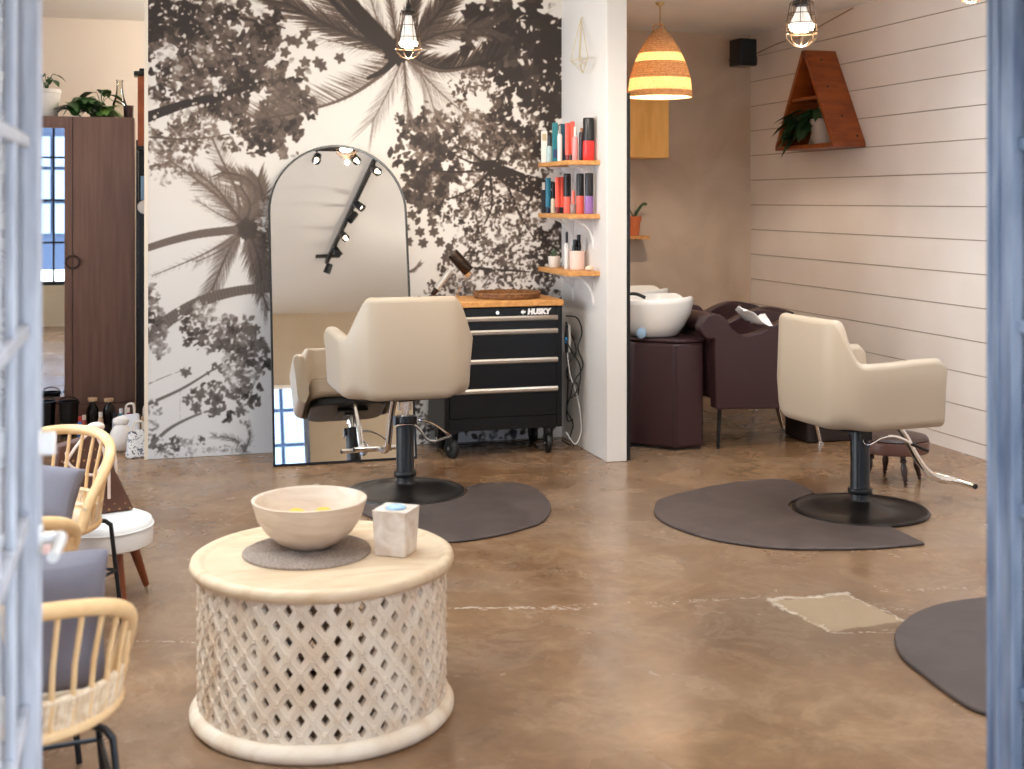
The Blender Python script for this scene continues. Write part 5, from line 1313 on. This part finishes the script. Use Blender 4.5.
# speaker
spk = at_y(743, 53, 9.15)
s_ = thing('wall_speaker', 'small black loudspeaker on a bracket in the upper corner by the plank wall', 'speaker', (spk.x, 9.15, spk.z), math.radians(8))
obj('case', MB().mm(-.078, .078, -.08, .08, -.108, .108), satin_black, s_, bevel=.008)
obj('grille', MB().mm(-.070, .070, -.086, -.081, -.10, .10), pbr('speaker_grille', rgb(24, 26, 30), .8, bump=.6, bscale=300), s_, bevel=.003)
obj('bracket', MB().mm(.079, .115, -.03, .03, -.09, -.03).cyl((.05, .08, -.02), (.09, YB - 9.15 - .02, -.02), .012), satin_black, s_)
cb0 = Vector((XR - .012, 9.0, 2.70))
sw = at_y(754, 42, 9.2)
tag(obj('speaker_cable', MB().tube([p - Vector((4.70, 9.25, 2.72)) for p in smoothpath([(4.70, 9.25, 2.72), (XR - .006, 9.0, 2.79), (XR - .006, 8.6, 2.80), (XR - .006, 8.3, 2.85), (XR - .006, 7.9, CEIL - .010)], 6)], .0045, 6), pbr('beige_cable', rgb(150, 118, 96), .6), None, loc=(4.70, 9.25, 2.72)), 'thin cable running from the loudspeaker along the top of the plank wall', 'cable')

# triangular shelf on the plank wall
TYc, THw, TZ0, TZ1, TDp = 8.16, .42, 1.919, 2.627, .255
ts = thing('triangle_shelf', 'triangular reddish wooden wall shelf with a potted plant in it', 'shelf', (XR - .002, TYc, TZ0))
hgt = TZ1 - TZ0; bt = .030
def slab(p, q, t_in, x0, x1):   # board between two (y,z) points, thickness to the inside
    p = Vector(p); q = Vector(q); d = (q - p).normalized(); n = Vector((-d.y, d.x)); 
    P = [p, q, q + n * t_in, p + n * t_in]
    return MB().add([(x0, a.x, a.y) for a in P] + [(x1, a.x, a.y) for a in P], [(0, 1, 2, 3), (7, 6, 5, 4), (0, 4, 5, 1), (1, 5, 6, 2), (2, 6, 7, 3), (3, 7, 4, 0)])
nl = obj('side_board', slab((-THw, bt + .0005), (-.022, hgt), -bt, -TDp, 0), orange_wood, ts, bevel=.003)
obj('side_board', slab((THw, bt + .0005), (.022, hgt), bt, -TDp, 0), orange_wood, ts, bevel=.003)
obj('ridge_cap', MB().mm(-TDp, 0, -.022, .022, hgt - .034, hgt + .004), orange_wood, ts, bevel=.003)
obj('base_board', MB().mm(-TDp, 0, -THw, THw, 0, bt), orange_wood, ts, bevel=.003)
ms = .35; hw_ = THw * (1 - (ms + .02) / hgt) - .028
obj('middle_board', MB().mm(-TDp + .01, 0, -hw_, hw_, ms, ms + .022), orange_wood, ts, bevel=.002)
kd = Vector((0, -THw + .022, hgt - bt)).normalized()
m = MB()
for (q, x) in ((.10, -.14), (.40, -.16), (.72, -.12), (.93, -.05)):
    c = Vector((x, -.022 - (THw - .022) * q, hgt - (hgt - bt) * q)); n = Vector((0, -(hgt - bt), (THw - .022))).normalized()
    m.cyl(c - n * .001, c + n * .003, .010, seg=14)
obj('knots', m, pbr('dark_knot', rgb(50, 26, 16), .5), ts)
pp = Vector((XR - .14, TYc - .10, TZ0 + bt + .001))
tt = pot_plant('hanging_plant', 'dark leafy plant in a pale round pot inside the triangular shelf', tuple(pp), .10, .18, pbr('pale_grey_pot', rgb(176, 160, 150), .5), 5, leaf_mat, .12, None, .12, seed=5)
lm = MB(); sm = MB(); R_ = random.Random(12)
for k in range(46):
    yy_ = .02 + .30 * R_.random(); zz_ = .26 - .5 * abs(yy_ - .12) * R_.random() - (.30 * R_.random() if yy_ > .2 else .12 * R_.random()); zz_ = max(-.02 if yy_ < .26 else -.035, zz_)
    base = Vector((-.03 - .09 * R_.random(), yy_, zz_)); dr_ = (-.5 - .5 * R_.random(), -.6 + 1.4 * R_.random(), -.5 + .5 * R_.random())
    if base.z < .05: base.z = .05 + .03 * R_.random(); dr_ = (dr_[0], dr_[1], .1)
    leafmesh(lm, base, dr_, .12 + .05 * R_.random(), .09, .35)
    sm.tube(smoothpath([(0, 0, .15), tuple((base + Vector((0, 0, .24))) * .5), tuple(base)], 4), .003, 5)
obj('leaves', lm, leaf_mat, tt); obj('stems', sm, leaf_mat, tt)

# ================================================================ corner shelves with products
SX0, SX1, SY0, SY1 = 2.397, PX0 - .001, 7.10, 7.70
shelf_z = [1.787, 1.466, 1.123]
names = ['top small pine shelf on the white partition, crowded with styling products', 'middle small pine shelf on the white partition, with black and coral cans', 'lowest small pine shelf on the white partition, with a succulent on it']
for i, z in enumerate(shelf_z):
    t = thing('wall_shelf', names[i], 'shelf', (PX0, 7.4, z), 0, 'pine shelves on the partition')
    obj('board', MB().mm(SX0 - PX0, -.001, SY0 - 7.4, SY1 - 7.4, -.027, 0), shelf_wood, t, bevel=.002)
    for y in (-.19, .19):
        m = MB().mm(-.006, -.001, y - .011, y + .011, -.215, -.0275).mm(-.165, -.006, y - .011, y + .011, -.033, -.0275)
        P = [Vector((-.155 + .0 + .15 * math.sin(a * PI / 24), y, -.034 - .165 * (1 - math.cos(a * PI / 24)))) for a in range(13)]
        for p, q in zip(P, P[1:]):
            d = (q - p).normalized(); n = Vector((-d.z, 0, d.x)) * .006
            m.add([p + n + Vector((0, -.009, 0)), q + n + Vector((0, -.009, 0)), q - n + Vector((0, -.009, 0)), p - n + Vector((0, -.009, 0)), p + n + Vector((0, .009, 0)), q + n + Vector((0, .009, 0)), q - n + Vector((0, .009, 0)), p - n + Vector((0, .009, 0))],
                  [(0, 1, 2, 3), (7, 6, 5, 4), (0, 4, 5, 1), (1, 5, 6, 2), (2, 6, 7, 3), (3, 7, 4, 0)])
        obj('bracket', m, white_metal, t, smooth=False)
def prod_pos(px, z, back=0):
    t_ = (px - 512) / F_PX; ratio = (SN + CS * t_) / (CS - SN * t_)
    x = 2.432 + (px - 544.5) / (589 - 544.5) * (2.556 - 2.432) ; x = min(x, 2.556)
    x = min(2.565, x + back); return Vector((x, x / ratio, z + .001))
def mcol(c): return pbr('product_%d_%d_%d' % c, rgb(*c), .3)
BLK = (22, 20, 22)
def product(kind, px, wpx, ytop, z, cols, label, group, back=0, frac=.5):
    p = prod_pos(px, z, back); d = p.x * SN + p.y * CS; r = wpx / 2 * d / F_PX; h = max(.05, H - (ytop - 200) * d / F_PX - z)
    if kind == 'can':
        t = thing('spray_can', label, 'spray can', tuple(p), 0, group)
        obj('can_body', MB().lathe([(0, 0), (r * .94, 0), (r, .005), (r, h * frac)], 24).lathe([(r, h * frac), (0, h * frac)], 24), mcol(cols[1]), t)
        obj('cap', MB().lathe([(0, h * frac + .0005), (r * .985, h * frac + .0005), (r * .985, h - .01), (r * .90, h), (0, h)], 24), mcol(cols[0]), t)
    elif kind == 'tube':
        t = thing('product_tube', label, 'tube', tuple(p), 0, group); n = 20; vs = []; fs = []
        rows = [(1.0, 1.0, .0), (1.0, 1.0, h * .16), (1.0, .95, h * .17), (1.0, .6, h * .6), (1.02, .12, h)]
        for sx, sy, zz in rows[2:]: vs += [(r * sx * math.cos(2 * PI * k / n), r * sy * math.sin(2 * PI * k / n), zz) for k in range(n)]
        for i in range(2):
            for k in range(n): fs.append((i * n + k, i * n + (k + 1) % n, (i + 1) * n + (k + 1) % n, (i + 1) * n + k))
        fs += [tuple(range(n))[::-1], tuple(2 * n + k for k in range(n))]
        obj('tube_body', MB().add(vs, fs), mcol(cols[0]), t)
        obj('cap', MB().lathe([(0, 0), (r * .85, 0), (r * .85, h * .165), (0, h * .165)], 20), mcol(cols[1]), t)
    elif kind == 'box':
        t = thing('product_box', label, 'box', tuple(p), math.radians(-14), group)
        obj('carton', MB().mm(-r, r, -r * .8, r * .8, 0, h), mcol(cols[0]), t, bevel=.0015)
        obj('printed_label', MB().mm(-r * .7, r * .7, -r * .8 - .0008, -r * .8 - .0002, h * frac, h * (frac + .22)), mcol(cols[1]), t, smooth=False)
    else:
        t = thing('product_bottle', label, 'bottle', tuple(p), 0, group)
        obj('bottle_body', MB().lathe([(0, 0), (r * .93, 0), (r, .004), (r, h * frac * .92), (r * .8, h * frac * .98), (r * .42, h * frac), (0, h * frac)], 24), mcol(cols[1]), t)
        obj('cap', MB().lathe([(0, h * frac + .0005), (r * .5, h * frac + .0005), (r * .48, h), (0, h)], 20), mcol(cols[0]), t)
G1, G2, G3 = 'styling products on the top shelf', 'styling products on the middle shelf', 'products on the lowest shelf'
z = shelf_z[0]
product('box', 544.2, 6, 131.5, z, [(228, 222, 214), (190, 168, 130)], 'slim white carton at the left end of the top shelf', G1, frac=.7)
product('bottle', 549.5, 6.5, 136, z, [(50, 50, 52), (170, 190, 192)], 'small pale blue bottle with a dark pump, second from the left on the top shelf', G1, frac=.62)
product('box', 555.0, 5.6, 123, z, [(20, 112, 122), (40, 60, 96)], 'tall teal carton on the top shelf', G1, frac=.1)
product('box', 563.5, 6.0, 124, z, [(24, 82, 100), (30, 46, 70)], 'dark teal carton standing back between the white and coral products, top shelf', G1, back=.045, frac=.1)
product('bottle', 559.8, 4.8, 126, z, [(150, 146, 142), (228, 224, 220)], 'narrow white bottle with a grey top on the top shelf', G1, frac=.78)
product('tube', 567.6, 5.0, 123, z, [(236, 92, 78), (120, 44, 44)], 'coral tube on the top shelf, left one of the pair', G1)
product('tube', 572.4, 5.0, 121.5, z, [(240, 100, 84), (60, 50, 66)], 'coral tube on the top shelf, right one of the pair', G1, back=.02)
product('bottle', 575.2, 6.0, 127, z, [(220, 212, 204), (236, 150, 150)], 'pink bottle with a white top on the top shelf', G1, frac=.72)
product('bottle', 581.6, 5.4, 128, z, [(160, 108, 72), (34, 24, 34)], 'dark bottle with a wooden cap, beside the big red can', G1, frac=.88)
product('can', 588.6, 11.6, 118, z, [BLK, (222, 48, 44)], 'large red spray can with a tall black cap, right end of the top shelf', G1, frac=.46)
z = shelf_z[1]
product('box', 543.4, 4.0, 180, z, [(30, 28, 30), (190, 180, 170)], 'slim black carton at the left end of the middle shelf', G2, frac=.7)
product('tube', 548.2, 5.4, 178, z, [(26, 104, 130), (20, 34, 56)], 'teal blue tube on the middle shelf', G2)
product('bottle', 553.0, 4.2, 184, z, [BLK, (204, 190, 166)], 'small cream bottle with a black cap between the teal and coral tubes', G2, frac=.5)
product('tube', 557.6, 4.8, 177.5, z, [(238, 90, 74), (110, 36, 40)], 'coral tube on the middle shelf, left one of the pair', G2)
product('tube', 562.0, 4.8, 177, z, [(240, 98, 80), (30, 28, 32)], 'coral tube on the middle shelf, right one of the pair', G2, back=.02)
product('can', 567.2, 7.6, 173.7, z, [BLK, (240, 110, 96)], 'black capped can with a coral base, nearest the two coral tubes', G2, back=.025, frac=.42)
product('bottle', 573.4, 6.6, 191, z, [(240, 118, 104), (150, 132, 128)], 'short grey bottle with a big coral cap on the middle shelf', G2, frac=.42)
product('can', 580.2, 7.8, 173.7, z, [BLK, (236, 96, 80)], 'black capped can with a coral base, next to the purple can', G2, frac=.44)
product('can', 589.0, 8.6, 173.2, z, [BLK, (140, 98, 160)], 'purple can with a black cap, right end of the middle shelf', G2, frac=.43)
z = shelf_z[2]
sp_ = prod_pos(552.5, z); tsu = thing('potted_succulent', 'small succulent in a white pot on the lowest pine shelf', 'plant', (sp_.x + .01, sp_.y - .0, z + .001))
obj('pot', MB().lathe([(0, 0), (.028, 0), (.032, .004), (.039, .072), (.034, .072), (.032, .062), (0, .062)], 28), white_ceramic, tsu)
lm = MB()
for ring_, (n_, l_, e_) in enumerate(((9, .042, .5), (8, .038, 1.0), (6, .03, 1.8), (4, .024, 4))):
    for k in range(n_):
        a = 2 * PI * k / n_ + ring_ * .4; leafmesh(lm, (0, 0, .066 + ring_ * .010), (math.cos(a), math.sin(a), e_), l_, .016, -.1)
obj('leaves', lm, pbr('grey_green_succulent', rgb(112, 132, 106), .5), tsu)
product('bottle', 566.8, 5.2, 232, z, [BLK, (222, 218, 214)], 'slim white bottle with a black cap on the lowest pine shelf', G3, frac=.70)
cp = prod_pos(577, z, .01); cr_ = .047
tag(obj('tumbler', MB().lathe([(0, 0), (cr_ * .94, 0), (cr_, .01), (cr_, .115), (cr_ * .93, .115), (cr_ * .92, .008), (0, .008)], 32), pbr('pale_pink_ceramic', rgb(226, 196, 184), .5), None, loc=tuple(cp)), 'pale pink tumbler holding dark bottles on the lowest pine shelf', 'tumbler')
for dx, dy, hh_, lb in ((.012, .004, .205, 'taller dark bottle standing in the pale pink tumbler'), (-.018, -.008, .175, 'shorter dark bottle standing in the pale pink tumbler')):
    bottle(0, 0, .0165, hh_, dk_glass, satin_black, lb, .6, .05, 'dark bottles in the pink tumbler', loc=cp + Vector((dx, dy, .0085)))
rk_ = prod_pos(592, z); 
o = obj('seashell', MB().ball((0, 0, .016), .024, sc=(1.2, .9, .75), seg=20), pbr('pale_shell', rgb(216, 188, 166), .5, bump=.8, bscale=40), None, loc=(2.545, 7.135, z)); tag(o, 'small pale round shell at the right end of the lowest pine shelf', 'shell')

# brass wire ornament on the partition
hy = at_x(581, 20, PX0 - .03); top = at_x(581, 18, PX0 - .012)
A = top; B = at_x(583, 73, PX0 - .05); ring4 = [at_x(570.5, 61, PX0 - .06), at_x(580, 66, PX0 - .10), at_x(588, 58, PX0 - .06), at_x(579, 59, PX0 - .014)]
m = MB(); o0 = A
for p in ring4: m.cyl(A - o0, p - o0, .0022, seg=6).cyl(B - o0, p - o0, .0022, seg=6)
for p, q in zip(ring4, ring4[1:] + ring4[:1]): m.cyl(p - o0, q - o0, .0022, seg=6)
m.cyl((0, 0, 0), (.011, 0, .004), .0025, seg=6)
tag(obj('wire_ornament', m, pbr('pale_brass_wire', rgb(214, 196, 150), .4, metal=.5), None, loc=tuple(o0)), 'elongated geometric brass wire ornament hanging high on the white partition', 'ornament')

# ================================================================ lamps
# woven pendant
wl = at_d(660, 65, 8.72); rim_r = 31.5 * 8.72 / F_PX; zt_ = at_d(660, 29, 8.72).z; zb_ = at_d(660, 97, 8.72).z
wlm = thing('woven_pendant', 'large bell shaped woven straw pendant lamp with lighter bands, lit', 'lamp', (wl.x, wl.y, 0))
hS = zt_ - zb_
def shade_prof(t): return rim_r * (.10 + .90 * math.sin(min(1, t * 1.02) * PI / 2) ** .78) if t > 0 else .02
def weave_mat(name, c1, c2, trans, sc):
    m = bpy.data.materials.new(name); m.use_nodes = True; nt = m.node_tree; nt.nodes.clear(); N = nt.nodes; L = nt.links
    o = N.new('ShaderNodeOutputMaterial'); mx = N.new('ShaderNodeMixShader'); d = N.new('ShaderNodeBsdfDiffuse'); t = N.new('ShaderNodeBsdfTranslucent')
    tc = N.new('ShaderNodeTexCoord'); n = N.new('ShaderNodeTexNoise'); mp = N.new('ShaderNodeMapping'); mp.inputs['Scale'].default_value = (1, 1, 3)
    n.inputs['Scale'].default_value = sc; n.inputs['Detail'].default_value = 3; r = N.new('ShaderNodeValToRGB')
    r.color_ramp.elements[0].position = .4; r.color_ramp.elements[0].color = c1; r.color_ramp.elements[1].position = .6; r.color_ramp.elements[1].color = c2
    L.new(tc.outputs['Object'], mp.inputs[0]); L.new(mp.outputs[0], n.inputs['Vector']); L.new(n.outputs['Fac'], r.inputs[0]); L.new(r.outputs[0], d.inputs[0]); L.new(r.outputs[0], t.inputs[0])
    mx.inputs[0].default_value = trans; L.new(d.outputs[0], mx.inputs[1]); L.new(t.outputs[0], mx.inputs[2]); L.new(mx.outputs[0], o.inputs[0]); return m
tight = weave_mat('tight_brown_straw', rgb(200, 162, 120), rgb(228, 196, 154), .3, 60); loose = weave_mat('loose_pale_straw', rgb(250, 236, 206), rgb(236, 210, 166), .7, 70)
bands = [(.0, .36, tight), (.36, .50, loose), (.50, .73, tight), (.73, .92, loose), (.92, 1.0, tight)]
for a, c, mt in bands:
    n_ = 10; pr = [(shade_prof(a + (c - a) * k / n_), zt_ - hS * (a + (c - a) * k / n_)) for k in range(n_ + 1)]
    mb = MB()
    for k in range(n_ + 1):   # each woven coil as a real strand
        r_, z_ = pr[k]
        if k < n_: z2 = (z_ + pr[k + 1][1]) / 2
    mb.lathe(pr, 64)
    o = obj('shade_band', mb, mt, wlm, solid=.004)
    cb_ = MB(); nc = max(3, int((c - a) * 34))
    for k in range(nc + 1):
        f = a + (c - a) * k / nc; r_ = shade_prof(f) + .003; cb_.tube([(r_ * math.cos(q * PI / 24), r_ * math.sin(q * PI / 24), zt_ - hS * f) for q in range(48)], .0035 if mt is tight else .002, 5, closed=True)
    obj('straw_coils', cb_, mt, o)
m = MB()
for a in range(3):
    q = a * 2 * PI / 3 + .4; m.tube(smoothpath([(.05 * math.cos(q), .05 * math.sin(q), zt_ - .03), (.045 * math.cos(q), .045 * math.sin(q), zt_ + .02), (0, 0, zt_ + .035)], 5), .006, 6)
obj('top_loops', m, tight, wlm)
obj('cord', MB().cyl((0, 0, zb_ + .30), (0, 0, CEIL - .02), .004, seg=8), pbr('gold_cord', rgb(170, 130, 70), .5), wlm)
obj('ceiling_cap', MB().lathe([(0, CEIL - .03), (.02, CEIL - .028), (.035, CEIL - .002), (0, CEIL - .001)], 24), brass, wlm)
warm = (1, .89, .72, 1)
obj('bulb', MB().ball((0, 0, zb_ + .22), .045, seg=20, rings=12), emis('warm_bulb', warm, 14), wlm)
obj('socket', MB().cyl((0, 0, zb_ + .262), (0, 0, zb_ + .31), .02), brass, wlm)
def point(loc, power, color, size=.05, name='lamp_light'):
    l = bpy.data.lights.new(name, 'POINT'); l.energy = power; l.color = color; l.shadow_soft_size = size
    o = bpy.data.objects.new(name, l); COL.objects.link(o); o.location = loc; return o
point((wl.x, wl.y, zb_ + .12), 34, (1, .88, .72), .03)

# caged pendants
def cage_lamp(label, px, yb, yt, d, R1=.062):
    p = at_d(px, (yb + yt) / 2, d); s = d / F_PX; zb2 = H - (yb - 200) * s; zt2 = H - (yt - 200) * s; h = zt2 - zb2
    t = thing('caged_pendant', label, 'lamp', (p.x, p.y, 0), 0, 'wire cage pendant lamps')
    z0 = zb2 + .055
    m = MB()
    for k in range(8):
        a = k * PI / 4 + .2; m.tube(smoothpath([(.030 * math.cos(a), .030 * math.sin(a), zt2), (.046 * math.cos(a), .046 * math.sin(a), zt2 - .008), (R1 * math.cos(a), R1 * math.sin(a), z0), (R1 * .80 * math.cos(a), R1 * .80 * math.sin(a), z0 - .032), (R1 * .42 * math.cos(a), R1 * .42 * math.sin(a), z0 - .05), (0, 0, z0 - .055)], 5), .0017, 6)
    for f, r in ((.06, .048), (.38, .054), (.70, .060)):
        zz = zt2 - (zt2 - z0) * f; m.tube([(r * math.cos(q * PI / 16), r * math.sin(q * PI / 16), zz) for q in range(32)], .0018, 6, closed=True)
    m.tube([(R1 * 1.02 * math.cos(q * PI / 16), R1 * 1.02 * math.sin(q * PI / 16), z0) for q in range(32)], .003, 6, closed=True)
    obj('wire_cage', m, pbr('dark_bronze_wire', rgb(96, 72, 50), .4, metal=.7), t)
    for s2 in (-1, 1): obj('clasp', MB().ball((s2 * R1 * 1.05, 0, z0), .005), bronze, t)
    obj('lamp_holder', MB().lathe([(0, zt2 + .045), (.012, zt2 + .045), (.016, zt2 + .02), (.036, zt2 + .004), (.036, zt2 - .012), (.02, zt2 - .02), (0, zt2 - .02)], 24), satin_black, t)
    bt_ = zt2 - .021; bm_ = z0 + .035
    b = obj('bulb', MB().lathe([(0, bt_), (.018, bt_), (.024, bt_ - .02), (.046, bm_ + .006), (.050, bm_)], 32).lathe([(.050, bm_), (0, bm_)], 32), pbr('white_bulb_housing', rgb(240, 236, 230), .35, emit=(1, .95, .85, 1), estr=.25), t)
    obj('bulb_lens', MB().lathe([(0, bm_ - .0005), (.050, bm_ - .0005), (.051, bm_ - .010), (.046, bm_ - .022), (.030, bm_ - .030), (0, bm_ - .033)], 32), emis('lit_bulb_lens', (1, .86, .62, 1), 9), b)
    obj('cord', MB().cyl((0, 0, zt2 + .045), (0, 0, CEIL - .012), .0035, seg=8), cord_black, t)
    obj('ceiling_cap', MB().lathe([(0, CEIL - .02), (.045, CEIL - .016), (.05, CEIL - .001), (0, CEIL - .001)], 28), satin_black, t)
    point((p.x, p.y, z0 - .09), 20, (1, .92, .80), .012)
cage_lamp('lit wire cage pendant lamp hanging in front of the palm mural', 408.5, 58.5, 12, 6.86, .070)
cage_lamp('lit wire cage pendant lamp hanging to the left of the triangular shelf', 801.5, 46.5, 2, 5.15)
cage_lamp('lit wire cage pendant lamp at the upper right, mostly cut off by the frame', 971, 3, -42, 5.1)

dl_ = thing('added_dome_lamp', 'unseen white dome ceiling lamp added behind the mural wall to brighten the back room', 'lamp', (1.0, 9.0, 0))  # hidden lamp added to brighten the wall above the wardrobe
obj('base_plate', MB().lathe([(0, CEIL - .001), (.13, CEIL - .001), (.13, CEIL - .02), (0, CEIL - .02)], 36), white_metal, dl_)
obj('dome', MB().lathe([(.12, CEIL - .021), (.118, CEIL - .05), (.09, CEIL - .085), (.05, CEIL - .10), (0, CEIL - .105)], 36), emis('dome_glow', (1, .93, .82, 1), 3), dl_)
point((1.0, 9.0, CEIL - .2), 60, (1, .93, .84), .12)
# ceiling track seen in the arched mirror
tk = thing('track_light', 'black ceiling track with spotlights, visible in the arched mirror', 'track light', (1.74, 4.3, 0))
def along(y): return .06 - (5.6 - y) / 2.4 * .11
a_, b_2 = Vector((along(5.65), 1.35, CEIL - .025)), Vector((along(3.2), -1.1, CEIL - .025))
mtk = MB(); dd = (b_2 - a_); 
mtk.box((a_ + b_2) / 2, (.036, dd.length, .032), (0, 0, -math.atan2(dd.x, dd.y) + PI)); obj('rail', mtk, satin_black, tk, bevel=.003)
obj('feed_plate', MB().box((b_2.x, b_2.y + .12, CEIL - .006), (.24, .07, .010)), satin_black, tk)
def spot_head(parent, base, aim, lit=True, c=(1, .90, .76)):
    base = Vector(base); aim = Vector(aim).normalized(); piv = base + Vector((0, 0, -.075))
    q = Vector((0, 0, 1)).rotation_difference(aim).to_matrix().to_4x4(); M = Matrix.Translation(piv) @ q
    h = obj('spot_head', MB().lathe([(0, -.045), (.026, -.045), (.032, -.035), (.036, .055), (.033, .055), (.030, .030), (0, .028)], 24, (0, 0, 0), M).cyl(base, piv - aim * .02, .006, seg=8), satin_black, parent)
    obj('lens', MB().lathe([(0, .0305), (.019, .0305), (.017, .036), (0, .038)], 20, (0, 0, 0), M), emis('spot_lens', (1, .8, .55, 1), 5) if lit else bronze, h)
    if lit:
        l = bpy.data.lights.new('track_spot', 'SPOT'); l.energy = 42; l.color = c; l.spot_size = 1.5; l.spot_blend = .8; l.shadow_soft_size = .008
        o = bpy.data.objects.new('track_spot', l); COL.objects.link(o); w_ = parent.location + piv + aim * .07
        o.location = w_; o.rotation_euler = Vector((0, 0, -1)).rotation_difference(aim).to_euler()
heads = [(1.22, (.35, 1.0, -.9), True), (.50, (.8, .5, -1), True), (.25, (-.9, .1, -1), False), (-.20, (.3, .9, -1), True), (-.58, (.8, -.4, -1), True), (-1.02, (-.4, -.5, -1), False)]
for y, aim, lit in heads:
    f = (a_.y - y) / (a_.y - b_2.y); x = a_.x + (b_2.x - a_.x) * f; spot_head(tk, (x, y, CEIL - .038), aim, lit)
tw = thing('twin_spotlight', 'pair of small lit ceiling spotlights glinting at the top of the arched mirror', 'spotlight', (1.45, 5.70, 0))
obj('base_plate', MB().mm(-.20, .20, -.03, .03, CEIL - .022, CEIL - .002), satin_black, tw, bevel=.003)
for x in (-.15, .15): spot_head(tw, (x, 0, CEIL - .02), (x * 2.2, .8, -1), True)
# warm spots added out of view to brighten the seating and walls
tk2 = thing('track_light', 'black ceiling track with spotlights added above the entrance, outside the picture', 'track light', (.2, 3.5, 0))
obj('rail', MB().box((0, 0, CEIL - .02), (.036, 2.2, .032)), satin_black, tk2, bevel=.003)
for y, aim in ((-.8, (-.4, .1, -1)), (0, (.2, .9, -.8)), (.8, (-.5, .9, -.5))): spot_head(tk2, (0, y, CEIL - .036), aim, True)
SKY = 7.0; EXPO = 0.20
for i, (a, c, z0_, z1_) in enumerate(HOLES):   # portals: sample the daylight that comes through the openings
    l = bpy.data.lights.new('daylight_portal', 'AREA'); l.shape = 'RECTANGLE'; l.size = c - a; l.size_y = z1_ - z0_
    l.cycles.is_portal = True
    o = bpy.data.objects.new('daylight_portal', l); COL.objects.link(o); o.location = ((a + c) / 2, YF - .2, (z0_ + z1_) / 2); o.rotation_euler = (-PI / 2, 0, PI)

l = bpy.data.lights.new('daylight_portal', 'AREA'); l.shape = 'RECTANGLE'; l.size = 4.0; l.size_y = 1.9; l.cycles.is_portal = True
o = bpy.data.objects.new('daylight_portal', l); COL.objects.link(o); o.location = (XL - .2, 6.2, 1.75); o.rotation_euler = (PI / 2, 0, -PI / 2)
mb = MB(); mb.mm(XL - .1, XL - .05, 4.2, 8.2, .8, .85).mm(XL - .1, XL - .05, 4.2, 8.2, 2.65, 2.7)  # left window added out of view to light the wardrobe side
for k in range(6): mb.mm(XL - .1, XL - .05, 4.2 + k * .79, 4.25 + k * .79, .85, 2.65)
w_ = struct('window_5', mb, dark_frame, smooth=False)
obj('pane', MB().mm(XL - .08, XL - .074, 4.25, 8.15, .85, 2.65), pane_glass, w_, smooth=False)
for s in ADDED_SKYL:
    l = bpy.data.lights.new('skylight_portal', 'AREA'); l.shape = 'RECTANGLE'; l.size = s[1] - s[0]; l.size_y = s[3] - s[2]; l.cycles.is_portal = True
    o = bpy.data.objects.new('skylight_portal', l); COL.objects.link(o); o.location = ((s[0] + s[1]) / 2, (s[2] + s[3]) / 2, CEIL + .2)
# ================================================================ camera, world, look
cam = bpy.data.cameras.new('camera'); co = bpy.data.objects.new('camera', cam); COL.objects.link(co)
co.location = (0, 0, H); co.rotation_euler = (PI / 2, 0, -math.atan2(SN, CS))
cam.sensor_width = 36; cam.sensor_fit = 'HORIZONTAL'; cam.lens = 36 * F_PX / 1024; cam.shift_y = -(384.5 - 200) / 1024
cam.clip_start = .05; cam.clip_end = 100
cam.dof.use_dof = True; cam.dof.focus_distance = 6.3; cam.dof.aperture_fstop = 3.2
bpy.context.scene.camera = co
w = bpy.data.worlds.new('sky'); bpy.context.scene.world = w; w.use_nodes = True
bg = w.node_tree.nodes['Background']; bg.inputs[0].default_value = (.80, .89, 1.0, 1); bg.inputs[1].default_value = SKY
sc = bpy.context.scene
sc.view_settings.view_transform = 'Standard'; sc.view_settings.look = 'None'; sc.view_settings.gamma = 1
sc.view_settings.use_curve_mapping = False; sc.view_settings.exposure = EXPO
cy = sc.cycles
cy.max_bounces = 10; cy.diffuse_bounces = 6; cy.glossy_bounces = 5; cy.transparent_max_bounces = 12; cy.transmission_bounces = 6
cy.sample_clamp_indirect = 8; cy.caustics_reflective = True
cy.use_denoising = True
try: cy.denoiser = 'OPENIMAGEDENOISE'
except Exception: pass
